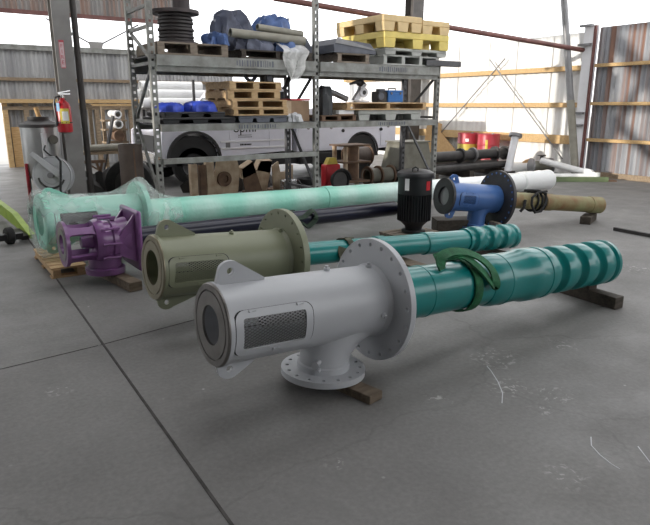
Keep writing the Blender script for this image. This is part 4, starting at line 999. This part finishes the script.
# ------------------------------------------------------------------ left background: column, extinguisher, tank, reel, scrap
cx, cy = 1.98, 9.80
t = thing('steel_column', 'tall grey steel H column carrying a fire extinguisher', 'column', (cx, cy, 0))
mb = MB(); mb.box((0, -.11, 3), (.24, .02, 6)); mb.box((0, .11, 3), (.24, .02, 6)); mb.box((0, 0, 3), (.014, .21, 6)); mb.build('h_section', M['columngrey'], t, smooth=0)
MB().box((0, 0, .012), (.42, .4, .024)).build('foot_plate', M['columndark'], t, smooth=0)
mb = MB(); mb.cyl((.20, -.02, 0), (.20, -.02, 6), .045, n=16); mb.build('conduit', M['columndark'], t)
mb = MB()
for z in (.5, 1.25, 2.6): mb.box((.15, -.02, z), (.14, .03, .04))
mb.build('conduit_clip', M['steel'], t, smooth=0)
sg = MB(); sg.box((-.035, -.1225, 2.30), (.068, .004, .36)); sg = sg.build('sign', M['signpink'], t, smooth=0)
mb = MB()
for dx, dz, w, h in ((-.031, 0, .005, .36), (.031, 0, .005, .36), (0, .185, .07, .03), (0, -.18, .05, .012)): mb.box((-.035 + dx, -.1255, 2.30 + dz), (w, .003, h))
mb.build('border', M['signred'], sg, smooth=0)
ttx = text_mesh('lettering', 'F\nI\nR\nE', .075, (-.035, -.1255, 2.305), RXT, M['signred'], sg, .001)
ey = cy - .225
t = thing('fire_extinguisher', 'red fire extinguisher with a yellow label hanging on the grey column', 'fire extinguisher', (1.86, ey, 1.21))
mb = MB(); mb.lathe([(0, 0), (0, .075), (.012, .100), (.05, .103), (.36, .103), (.41, .085), (.45, .045), (.47, .03), (.49, .03)], 32, d=(0, 0, 1)); mb.build('cylinder', M['red'], t)
mb = MB(); mb.cyl((0, 0, .48), (0, 0, .53), .028); mb.box((.03, -.01, .545), (.16, .025, .015)); mb.box((.03, -.01, .575), (.17, .025, .012), R=MX.Rotation(-.2, 3, 'Y')); mb.build('valve', M['chrome'], t, smooth=0)
mb = MB(); mb.tube([(-.03, 0, .51), (-.10, -.02, .50), (-.125, -.03, .40), (-.115, -.03, .2), (-.11, -.03, .10)], .014, 8); mb.build('hose', M['black'], t)
curved(.1045, 232, 300, .13, .34).build('label', M['yellowlab'], t)
curved(.106, 246, 292, .17, .30).build('label_text_panel', M['paper'], t)
curved(.1045, 195, 232, .30, .42).build('inspection_tag', M['bluelab'], t)
mb = MB(); mb.box((.03, .10, .28), (.06, .02, .4)); mb.build('wall_bracket', M['darksteel'], t, smooth=0)
curved(.1055, 180, 360, .135, .150).build('strap', M['black'], t)

t = thing('pressure_tank', 'grey upright steel tank on legs left of the column', 'tank', (1.60, 10.15, 0))
mb = MB(); mb.lathe([(.46, 0), (.46, .14), (.56, .265), (1.28, .27), (1.31, .26), (1.37, .13), (1.375, 0)], 40, d=(0, 0, 1)); mb.build('vessel', M['tank'], t)
mb = MB(); mb.lathe([(1.275, .27), (1.28, .282), (1.32, .275), (1.385, .135), (1.38, .12)], 40, d=(0, 0, 1)); mb.lathe([(1.37, 0), (1.37, .15), (1.43, .15), (1.43, 0)], 32, d=(0, 0, 1)); mb.build('lid', M['darksteel'], t)
for x, y in ((-.24, -.1), (.24, -.1), (0, .25)):
    MB().box((x, y, .35), (.045, .045, .70)).build('leg', M['darksteel'], t, smooth=0)
mb = MB(); mb.cyl((.0, -.30, .70), (.0, -.30, 1.20), .04, n=16); part_label(mb.build('sight_pipe', M['white'], t), 'white vertical pipe on the tank front')
mb = MB(); mb.cyl((.13, -.25, 1.10), (.13, -.31, 1.10), .065, n=20); mb.build('gauge', M['stationtan'], t)
mb = MB(); mb.tube([(0, -.33, 1.02), (-.03, -.37, .96), (.02, -.38, .9), (.15, -.36, .80), (.2, -.36, .72)], .012, 8); mb.build('hose', M['black'], t)
mb = MB(); mb.cyl((-.26, -.13, .05), (-.26, -.13, .75), .022, n=10); part_label(mb.build('supply_pipe', M['drumred'], t), 'red pipe beside the tank leg')
mb = MB(); mb.cyl((.03, .06, 1.40), (.0, .10, 1.56), .035, n=12); part_label(mb.build('spout', M['plywood'], t), 'wooden plug on top')
mb = MB(); mb.lathe([(-.03, 0), (-.03, .07), (.03, .07), (.03, 0)], 20, (-.28, -.16, .07), (1, 0, 0)); mb.build('caster', M['rubber'], t)

rc = V((1.60, 9.45, .61)); rd = V((-.45, -.9, .12)).normalized(); q = rd.to_track_quat('Z', 'Y').to_matrix()
t = thing('hose_reel', 'light grey round hose reel in front of the grey tank', 'reel', (rc.x, rc.y, 0))
def rp(x, y, z): return V((0, 0, rc.z)) + q @ V((x, y, z))
mb = MB(); mb.lathe([(.06, 0), (.06, .12), (.045, .13), (.045, .255), (.06, .27), (.03, .275), (.03, 0)], 44, (0, 0, rc.z), rd); mb.build('side_disc', M['reelgrey'], t)
mb = MB(); mb.lathe([(-.11, 0), (-.11, .27), (-.09, .275), (-.09, 0)], 44, (0, 0, rc.z), rd); mb.build('side_disc', M['reelgrey'], t)
mb = MB(); mb.lathe([(-.09, .10), (-.085, .22), (.025, .22), (.03, .10)], 36, (0, 0, rc.z), rd); mb.build('wound_hose', M['rubber'], t)
qx = V((0, 0, 1)).cross(rd).normalized(); qy = rd.cross(qx)
def rq(a, b, c): return V((0, 0, rc.z)) + qx * a + qy * b + rd * c
mb = MB(); mb.prism([rq(-.27, .30, .09), (rq(-.22, .34, .09)), rq(.17, .02, .09), rq(.12, -.06, .09)], rd * .03); mb.build('arm', M['reelgrey'], t, smooth=0, bevel=.005)
mb = MB(); mb.tube([rq(.18 * math.cos(rad(a)), .18 * math.sin(rad(a)), .075) for a in range(190, 341, 10)], .014, 8); mb.tube([rq(.11 * math.cos(rad(a)), .11 * math.sin(rad(a)), .08) for a in range(-20, 130, 10)], .012, 8); mb.build('slot_rim', M['darksteel'], t)
mb = MB(); mb.cyl(rq(0, 0, .05), rq(0, 0, .14), .04, n=16); mb.build('hub', M['steel'], t)
mb = MB(); mb.tube([rq(.10, .27, .13), rq(.16, .2, .15), rq(.15, 0, .15), rq(.13, -.2, .14), rq(.14, -.36, .10)], .016, 8); mb.build('hose_end', M['black'], t)
MB().box((-.02, .06, .19), (.30, .06, .30)).build('stand', M['darksteel'], t, smooth=0); MB().box((-.02, .02, .02), (.4, .4, .04)).build('base', M['darksteel'], t, smooth=0)

t = thing('steel_pipe_offcut', 'wide brown steel pipe standing upright left of the rack', 'pipe', (2.58, 8.90, 0))
mb = MB(); mb.pipe((0, 0, 0), (0, 0, 1.05), .165, .02, 40); mb.build('pipe', M['brown'], t)
mb = MB(); mb.box((0, -.166, .5), (.02, .01, 1.0)); mb.build('weld_seam', M['rust'], t, smooth=0)
t = thing('tyre', 'worn black tyre standing behind the brown upright pipe', 'tyre', (2.78, 9.72, 0))
d = V((.52, .85, 0)); mb = MB(); mb.lathe([(-.12, .22), (-.125, .31), (-.10, .37), (-.05, .385), (.05, .385), (.10, .37), (.125, .31), (.12, .22)], 44, (0, 0, .386), d, True); mb.build('tread', M['rubber'], t)
mb = MB(); mb.lathe([(-.09, .15), (-.10, .225), (.10, .225), (.09, .15)], 32, (0, 0, .386), d); mb.build('rim', M['darksteel'], t)
t = thing('workbench', 'brown timber bench with crossed steel legs behind the column', 'bench', (2.95, 12.2, 0))
mb = MB(); mb.box((0, 0, .72), (1.0, .6, .05)); mb.build('top', M['studs'], t, smooth=0)
for x, y in ((-.45, -.25), (.45, -.25), (-.45, .25), (.45, .25)): MB().box((x, y, .35), (.07, .07, .70)).build('leg', M['studs'], t, smooth=0)
mb = MB(); mb.bar((-.42, -.3, .05), (.42, -.3, .6), .03, .03); mb.bar((.42, -.33, .05), (-.42, -.33, .6), .03, .03); mb.build('cross_brace', M['rust'], t, smooth=0)
t = thing('wooden_stand', 'tall brown timber frame standing on the bench behind the column', 'frame', (2.72, 12.3, .747))
for x in (-.14, .14): MB().box((x, 0, .4), (.06, .06, .80)).build('stile', M['studs'], t, smooth=0)
MB().box((0, 0, .83), (.36, .06, .06)).build('rail', M['studs'], t, smooth=0)
mb = MB(); mb.pipe((0, 0, 0), (.85, .05, 0), .065, .01); o = mb.build('pipe', M['tanpipe']); o.location = (2.62, 11.98, .812); tag(o, 'tan pipe lying on the front edge of the timber bench', 'pipe')
lump('dark_heap', 'black heap of scrap on the floor behind the column', 'scrap', (2.50, 10.6, 0), (.8, .6, .42), M['darksteel'], 51, rough=.3)
t = thing('steel_trestle', 'low rust red steel trestle behind the column', 'trestle', (2.42, 11.2, 0))
for x in (-.2, .25):
    mb = MB(); mb.bar((x - .12, 0, 0), (x + .06, 0, .62), .04, .04); mb.bar((x + .14, 0, 0), (x - .04, 0, .62), .04, .04); mb.build('leg', M['rust'], t, smooth=0)
MB().box((.02, 0, .63), (.7, .06, .05)).build('rail', M['rust'], t, smooth=0)
mb = MB(); mb.bar((0, 0, 0), (.42, .25, 1.35), .05, .05); o = mb.build('leaning_bar', M['darksteel'], smooth=0); o.location = (3.05, 12.75, .03); tag(o, 'thin dark bar leaning diagonally beside the timber trestle', 'bar')

# pallet jack at the left edge
t = thing('pallet_jack', 'lime green pallet jack fork with a black wheel at the left edge', 'pallet jack', (.55, 8.6, 0)); t.rotation_euler.z = .05
for x in (.40, -.16):
    y0, y1 = -.86, 2.6
    mb = MB(); mb.prism([(x, y0, .05), (x, y0, .10), (x, y0 + .9, .22), (x, y1, .25), (x, y1, .06), (x, y0 + .5, .05)], (.02, 0, 0)); mb.build('fork_web', M['lime'], t, smooth=0)
    mb = MB(); mb.prism([(x - .03, y0 - .02, .10), (x - .03, y0 + .9, .225), (x - .03, y1, .255), (x - .03, y1, .27), (x - .03, y0 + .9, .24), (x - .03, y0 - .02, .115)], (.075, 0, 0)); mb.build('fork_top', M['lime'], t, smooth=0, bevel=.004)
    mb = MB(); mb.box((x - .05, y0 + .35, .06), (.08, .55, .05)); mb.build('push_rod', M['black'], t, smooth=0)
mb = MB(); mb.box((.20, -.75, .09), (.26, .10, .07)); mb.build('cross_member', M['black'], t, smooth=0)
mb = MB(); mb.lathe([(-.045, .03), (-.045, .085), (-.03, .10), (.03, .10), (.045, .085), (.045, .03)], 28, (.19, -.74, .10), (1, .15, 0), True); w = mb.build('caster_wheel', M['rubber'], t)
mb = MB(); mb.cyl((.13, -.749, .10), (.25, -.731, .10), .035, n=14); mb.build('wheel_hub', M['steel'], w)

# ------------------------------------------------------------------ right background
t = thing('pipe_skid', 'low dark skid carrying the stacked black pipes in front of the white wall', 'skid', (10.3, 9.95, 0))
for x in (-1.1, 0, 1.1): MB().box((x, 0, .08), (.14, 1.1, .16)).build('bearer', M['timberdark'], t, smooth=0)
for k, (x0, x1, y, z, r, lab) in enumerate(((9.14, 11.6, 9.55, .245, .08, 'front pipe of the bottom row of black pipes'), (9.16, 11.5, 9.75, .245, .08, 'second pipe of the bottom row of black pipes'), (9.14, 11.7, 9.96, .245, .08, 'third pipe of the bottom row of black pipes'), (9.15, 11.4, 10.2, .245, .08, 'rear pipe of the bottom row of black pipes'),
                                         (9.3, 11.75, 9.72, .492, .11, 'thick dark pipe with collars on top of the black pipes'), (9.2, 11.2, 10.03, .432, .105, 'thinner dark pipe lying behind the collared pipe'))):
    c = V((x0, y, z)); mb = MB(); mb.pipe((0, 0, 0), (x1 - x0, 0, 0), r, .015); t = mb.build('black_pipe', M['darksteel'] if k < 4 else M['stationtan'] if k == 4 else M['greenchan']); t.location = c
    if k in (2, 3): t.data.materials[0] = M['brown']
    if k == 4: t.data.materials[0] = M['darksteel']
    tag(t, lab, 'pipe')
    if k == 4:
        for x in (.9, 1.3, 2.05, 2.4):
            mb = MB(); mb.lathe([(0, r), (0, r + .055), (.05, r + .055), (.05, r)], 24, (x, 0, 0), (1, 0, 0), True); mb.build('collar', M['darksteel'] if x != 1.3 else M['steel'], t)
t = thing('flanged_pipe', 'white flanged pipe leaning upright in front of the black pipe stack', 'pipe', (11.35, 9.28, 0))
mb = MB(); mb.cyl((0, 0, .07), (.28, .08, .90), .085, n=28); mb.build('pipe', M['white'], t)
mb = MB(); ax_ = V((.28, .08, .83)).normalized(); mb.lathe([(.86, .05), (.86, .15), (.90, .155), (.93, .15), (.93, .05)], 32, (0, 0, .07), ax_, True); mb.build('flange', M['steel'], t)
mb = MB(); mb.box((0, 0, .06), (.24, .24, .12)); mb.build('foot_block', M['darksteel'], t, smooth=0)
def drum(x, y, label, lower, name='oil_drum'):
    t = thing(name, label, 'drum', (x, y, 0))
    mb = MB(); mb.lathe([(.60, .28), (.61, .29), (.63, .28), (.86, .28), (.87, .288), (.88, .288), (.88, .27), (.865, .265), (.865, 0)], 40, d=(0, 0, 1)); mb.build('upper_shell', M['drumred'], t)
    mb = MB(); mb.lathe([(.0, 0), (.0, .285), (.02, .285), (.29, .28), (.30, .29), (.32, .28), (.60, .28)], 40, d=(0, 0, 1)); part_label(mb.build('lower_shell', M[lower], t), 'yellow lower half' if lower == 'drumyel' else 'red lower half')
    mb = MB(); mb.cyl((.15, 0, .86), (.15, 0, .89), .035, n=14); mb.build('bung', M['steel'], t)
    return t
d1 = drum(12.35, 11.48, 'steel drum with a red top half and yellow bottom half by the white wall', 'drumyel')
curved(.283, 208, 226, .66, .74).build('paper_label', M['paper'], d1)
d2 = drum(12.35, 10.78, 'all red steel drum right of the red and yellow drum', 'drumred')
curved(.283, 205, 218, .50, .74).build('paper_label', M['drumyel'], d2)
t = thing('angled_pipe', 'long white plastic pipe bent at a joint, lying on the floor by the right wall', 'pipe', (12.12, 8.9, 0))
mb = MB(); mb.tube([(.0, 0.05, .34), (.1, -1.22, .13)], .075, 20); mb.build('pipe', M['pvc'], t)
mb = MB(); mb.lathe([(0, .06), (0, .095), (.16, .095), (.16, .06)], 24, (.085, -1.02, .163), (.08, -1, -.165), True); mb.build('coupling', M['pvc'], t)
mb = MB(); mb.tube([(.1, -1.30, .085), (-.5, -.86, .08), (-1.6, -.05, .08)], .075, 20); mb.build('pipe', M['pvc'], t)
mb = MB(); mb.cyl((.1, -1.30, .02), (.1, -1.30, .18), .085, n=20); mb.build('elbow_cap', M['whitewrap'], t)
t = thing('steel_channel', 'faded green steel channel on the floor in front of the white angled pipe', 'channel', (11.33, 7.98, 0))
mb = MB(); mb.bar((.95, -.62, .05), (-1.05, .78, .05), .10, .10); mb.build('web', M['greenchan'], t, smooth=0)
mb = MB(); mb.bar((1.15, -.68, .015), (.75, -.40, .015), .16, .03); mb.build('end_plate', M['rust'], t, smooth=0)
for k, (a, b, r, lab) in enumerate((((11.55, 9.80, .12), (12.35, 9.45, .12), .12, 'front white pipe lying on the floor under the leaning pole'), ((11.7, 10.15, .11), (12.5, 9.80, .11), .11, 'rear white pipe lying on the floor near the valve'))):
    a, b = V(a), V(b); mb = MB(); mb.pipe((0, 0, 0), b - a, r, .012); o = mb.build('white_pipe', M['pvc']); o.location = a; tag(o, lab, 'pipe')
t = thing('valve', 'grey brown flanged valve lying by the wall near the white pipes', 'valve', (12.25, 9.05, 0))
mb = MB(); mb.cyl((-.2, .1, .2), (.2, -.1, .2), .12, n=20); mb.build('body', M['stationtan'], t)
for s in (-1, 1):
    mb = MB(); mb.cyl((s * .2, -s * .1, .2), (s * .23, -s * .115, .2), .19, n=24); mb.build('flange', M['steel'], t)
mb = MB(); mb.cyl((0, 0, .28), (0, 0, .44), .04, n=12); mb.cyl((0, 0, .44), (0, 0, .46), .10, n=16); mb.build('stem', M['darksteel'], t)
for k, (y, w, h, m, lab) in enumerate(((12.55, .9, .85, 'plywood', 'plywood sheet leaning low on the white wall left of the drums'), (13.3, .6, 1.2, 'plywood', 'taller plywood sheet leaning on the white wall behind the rack end'), (9.75, .5, .30, 'plywood', 'small rounded plywood offcut leaning on the white wall near the pole'))):
    mb = MB(); R = MX.Rotation(.18, 3, 'Y')
    pr = [(0, -w / 2, 0), (0, w / 2, 0), (0, w / 2, h), (0, -w / 2, h * (.3 if k == 0 else .9))]
    if k == 2: pr = [(0, -w / 2, 0), (0, w / 2, 0)] + [(0, w / 2 * math.cos(a * PI / 8), h * math.sin(a * PI / 8)) for a in range(1, 8)]
    mb.prism([R @ V(p) for p in pr], (.02, 0, 0)); o = mb.build('plywood_sheet', M[m], smooth=0); o.location = (12.66 - .02, y, 0); tag(o, lab, 'plywood')
t = thing('leaning_pole', 'long round tan and white pole leaning beside the right steel column', 'pole', (12.42, 8.22, 0))
mb = MB(); mb.cyl((0, 0, 0), (.0, .33, 1.7), .085, n=20); mb.build('lower_pole', M['tanpipe'], t)
mb = MB(); mb.cyl((0, .33, 1.7), (0, .83, 4.3), .075, n=20); mb.build('upper_pole', M['steel'], t)

# ------------------------------------------------------------------ the building
mb = MB(); mb.box((2.5, 7, -.05), (22, 24, .10)); struct('floor', mb, M['floor'], smooth=0)
mb = MB(); mb.box((5, 10, -.13), (160, 160, .04)); struct('ground', mb, mat('pale_yard_concrete', (.42, .41, .38), .8, var=.08, scale=.6), smooth=0)
mb = MB(); mb.bar((.73, -1.5, .0015), (1.26, 17.6, .0015), .014, .004); struct('trim_1', mb, M['joint'], smooth=0)
mb = MB(); mb.bar((-3, 3.72, .001), (.85, 4.06, .001), .004, .003); mb.bar((.86, 4.06, .001), (1.75, 4.2, .001), .003, .003); struct('trim_2', mb, M['joint'], smooth=0)

for k, pts in enumerate((((2.81, 2.342), (2.77, 2.27), (2.69, 2.15), (2.60, 2.04), (2.50, 1.96)), ((2.59, 1.478), (2.52, 1.43), (2.48, 1.36), (2.455, 1.29), (2.45, 1.244)), ((2.70, 1.30), (2.62, 1.20), (2.58, 1.12)))):
    mb = MB(); mb.ribbon([(x, y, 0) for x, y in pts], [(0, 0, 1)] * len(pts), .005, .0012); struct('trim_%d' % (50 + k), mb, M['reelgrey'], smooth=0)

def corr(p0, p1, z0, z1, amp=.018, pitch=.11, mb=None):
    mb = mb or MB(); p0, p1 = V((*p0, 0)), V((*p1, 0)); L = (p1 - p0).length; u = (p1 - p0) / L; nv = V((-u.y, u.x, 0)); n = int(L / pitch * 6)
    vs = []
    for i in range(n + 1):
        s = L * i / n; q = p0 + u * s + nv * amp * math.sin(2 * PI * s / pitch)
        vs += [(q.x, q.y, z0), (q.x, q.y, z1)]
    return mb.add(vs, [(2 * i, 2 * i + 2, 2 * i + 3, 2 * i + 1) for i in range(n)])
WX, WY = 13.0, 18.0
# right side wall: white sheet in sun, rust-streaked bay nearer the camera
struct('wall_right', corr((WX, 18.0), (WX, 8.60), 0, 3.2, .012, .20), M['corrwhite'])
struct('wall_front_right', corr((WX - .06, 8.34), (WX - .06, -4), .05, 3.26, .018, .11), M['corrrust'])
for k, z in enumerate((.80, 1.60, 2.42)):
    mb = MB(); mb.box((WX - .09, 13.3, z), (.12, 9.3, .11 if k else .20)); struct('trim_%d' % (3 + k), mb, M['tan'], smooth=0)
    mb = MB(); mb.box((WX - .15, 2.2, z + .03), (.12, 12.2, .07)); struct('trim_%d' % (6 + k), mb, M['tan'], smooth=0)
mb = MB(); mb.box((WX - .08, 2.2, .06), (.06, 12.2, .12)); struct('baseboard_right', mb, M['studs'], smooth=0)
for k, y in enumerate((9.55, 10.6, 11.5, 12.6, 13.5, 14.6)):
    mb = MB(); mb.box((WX - .022, y, 1.6), (.012, .02, 3.2)); struct('trim_%d' % (10 + k), mb, M['corrwhite'], smooth=0)
def rod(p0, p1, r, nm, m): mb = MB(); mb.cyl(p0, p1, r, n=8); return struct(nm, mb, m)
rod((WX - .16, 10.85, 2.75), (WX - .16, 13.6, .3), .016, 'trim_20', M['steel'])
rod((WX - .16, 11.35, 2.75), (WX - .16, 8.9, .35), .016, 'trim_21', M['steel'])
t = thing('steel_column', 'white painted steel H column at the junction of the white and rusty walls', 'column', (WX - .12, 8.5, 0))
mb = MB(); mb.box((-.10, 0, 1.66), (.016, .22, 3.32)); mb.box((.10, 0, 1.66), (.016, .22, 3.32)); mb.box((0, 0, 1.66), (.2, .012, 3.32)); mb.build('h_section', M['white'], t, smooth=0)
mb = MB(); mb.box((-.08, -.14, 1.65), (.05, .05, 3.3)); part_label(mb.build('edge_angle', M['redpipe'], t, smooth=0), 'red oxide edge angle')
mb = MB()
for z in (1.15, 1.42, 2.9, 3.3): mb.box((-.14, .05, z), (.10, .3, .05))
mb.build('cleat', M['steel'], t, smooth=0)
mb = MB(); mb.cyl((WX - .25, 8.62, 2.80), (5.6, 9.95, 3.42), .05, n=14); mb.cyl((WX - .25, 8.62, 2.80), (WX - .12, 8.55, 2.80), .05, n=10); struct('trim_22', mb, M['redpipe'])
t = thing('steel_column', 'dark steel column rising behind the yellow pallets at the right of the rack', 'column', (12.5, 13.98, 0))
mb = MB(); mb.box((0, -.17, 3), (.40, .02, 6)); mb.box((0, .17, 3), (.40, .02, 6)); mb.box((0, 0, 3), (.016, .33, 6)); mb.build('h_section', M['columndark'], t, smooth=0)
mb = MB(); mb.box((0, 0, .012), (.45, .45, .024)); mb.build('foot_plate', M['columndark'], t, smooth=0)

# rear wall with a doorway at the left, a long window band and a fascia, open to daylight at the right
mb = corr((2.0, WY), (8.6, WY), 1.70, 3.02); corr((-8, WY), (2.0, WY), 1.70, 3.02, mb=mb); struct('wall_rear', mb, M['corr'])
mb = corr((2.0, WY + .04), (8.6, WY + .04), 0, 1.70); corr((-8, WY + .04), (-.6, WY + .04), 0, 1.7, mb=mb); struct('wall_rear_lower', mb, M['corr'])
struct('wall_rear_fascia', corr((-8, WY), (6.9, WY), 3.88, 5.6), M['corrfascia'])
mb = MB(); mb.box((.3, WY - .05, 3.04), (16.6, .14, .13)); struct('trim_23', mb, M['rackgrey'], smooth=0)
mb = MB(); mb.box((-.5, WY - .05, 3.90), (14.8, .10, .10)); struct('trim_24', mb, M['redpipe'], smooth=0)
mb = MB(); mb.box((.3, WY - .06, 2.25), (16.6, .10, .08)); struct('trim_25', mb, M['studs'], smooth=0)
mb = MB(); mb.box((.3, WY - .12, 1.70), (16.6, .22, .10)); struct('trim_26', mb, M['tan'], smooth=0)
mb = MB(); mb.box((5.3, WY - .08, 1.52), (6.6, .08, .09)); struct('trim_27', mb, M['studs'], smooth=0)
for k, x in enumerate((2.06, 2.56, 3.5, 4.35, 5.3, 6.3, 7.4)):
    mb = MB(); mb.box((x, WY - .06, .83), (.12, .12, 1.66)); struct('trim_%d' % (30 + k), mb, M['studs'] if k else M['tan'], smooth=0)
mb = MB(); mb.box((2.36, WY - .04, .52), (.42, .03, 1.04)); struct('door_1', mb, M['plywood'], smooth=0)
t = thing('gusset_plate', 'grey steel gusset plate with two tie rods in the window band at upper left', 'bracket', (4.5, WY - .08, 3.10))
mb = MB(); mb.prism([(-.16, 0, 0), (.16, 0, 0), (.2, 0, .17), (-.2, 0, .17)], (0, .03, 0)); mb.build('plate', M['columngrey'], t, smooth=0)
for s in (-1, 1):
    mb = MB(); mb.cyl((s * .15, .015, .12), (s * 1.2, .015, .68), .022, n=8); mb.build('tie_rod', M['steel'], t)

# unseen left side, openings shaped to steer the sun: low wall, tall panels, braces
SX = -8.0
mb = corr((SX, 14.2), (SX, 9.8), 0, 2.7); corr((SX, 18), (SX, 17.6), 0, 2.7, mb=mb); struct('wall_left', mb, M['corr'])
mb = corr((SX, 9.8), (SX, 9.0), 0, 6.0); corr((SX, 9.0), (SX, 4.6), 0, 2.7, mb=mb); corr((SX, 4.6), (SX, -5), 0, 6.0, mb=mb); struct('wall_left_panels', mb, M['corr'])  # tall panel by the opening added to shade the rack and right wall
for k, (a, b, w) in enumerate((((SX, 6.0, 2.7), (SX, 9.2, 6.0), .34), ((SX, 7.0, 2.7), (SX, 9.2, 4.4), .22), ((SX, 9.0, 3.4), (SX, 7.8, 6.0), .20), ((SX, 4.6, 4.2), (SX, 9.0, 4.4), .14))):
    mb = MB(); mb.bar(a, b, .12, w); struct('trim_%d' % (40 + k), mb, M['columngrey'], smooth=0)
mb = corr((SX, -5), (2.0, -5), 0, 6.0); corr((2.0, -5), (WX, -5), 0, 1.9, mb=mb); struct('wall_front', mb, M['corr'])  # unseen wall behind the camera, full height at left to dim that side
# roof with open skylight strips
mb = MB()
y = -5.0
for (y0, y1) in ((-5.2, 2.2), (4.2, 5.4), (7.4, 11.8), (15.2, 18.3)):
    mb.box((2.5, (y0 + y1) / 2, 6.06), (21.6, y1 - y0, .08))
mb.box((-3.6, 2.2, 6.16), (9.2, 14.8, .06))  # added panel closing the strips at left to cut light from there
struct('ceiling', mb, M['corrfascia'], smooth=0)

# ------------------------------------------------------------------ daylight, sun and camera
w = bpy.data.worlds.new('overcast_sky'); S.world = w; w.use_nodes = True
nt = w.node_tree; bg = nt.nodes['Background']; bg.inputs['Color'].default_value = (.97, .98, 1.0, 1); bg.inputs['Strength'].default_value = 2.2
sun = bpy.data.lights.new('sun', 'SUN'); sun.energy = 3.2; sun.angle = rad(.6); sun.color = (1, .94, .85)
so = bpy.data.objects.new('sun', sun); COL.objects.link(so)
so.rotation_euler = V((1, -.05, -.135)).to_track_quat('-Z', 'Y').to_euler()

cam = bpy.data.cameras.new('camera'); co = bpy.data.objects.new('camera', cam); COL.objects.link(co); S.camera = co
F, HZ, CX, CY = 600., 105., 325., 262.5
pitch = math.atan((CY - HZ) / F)
cam.sensor_fit = 'HORIZONTAL'; cam.sensor_width = 36; cam.lens = 36 * F / 650; cam.clip_end = 300
co.location = (0, 0, 1.6); co.rotation_euler = (PI / 2 - pitch, 0, -rad(33.9))
S.view_settings.view_transform = 'Standard'; S.view_settings.look = 'None'; S.view_settings.gamma = 1; S.view_settings.exposure = .32
S.view_settings.use_curve_mapping = False
S.cycles.max_bounces = 8; S.cycles.transparent_max_bounces = 12
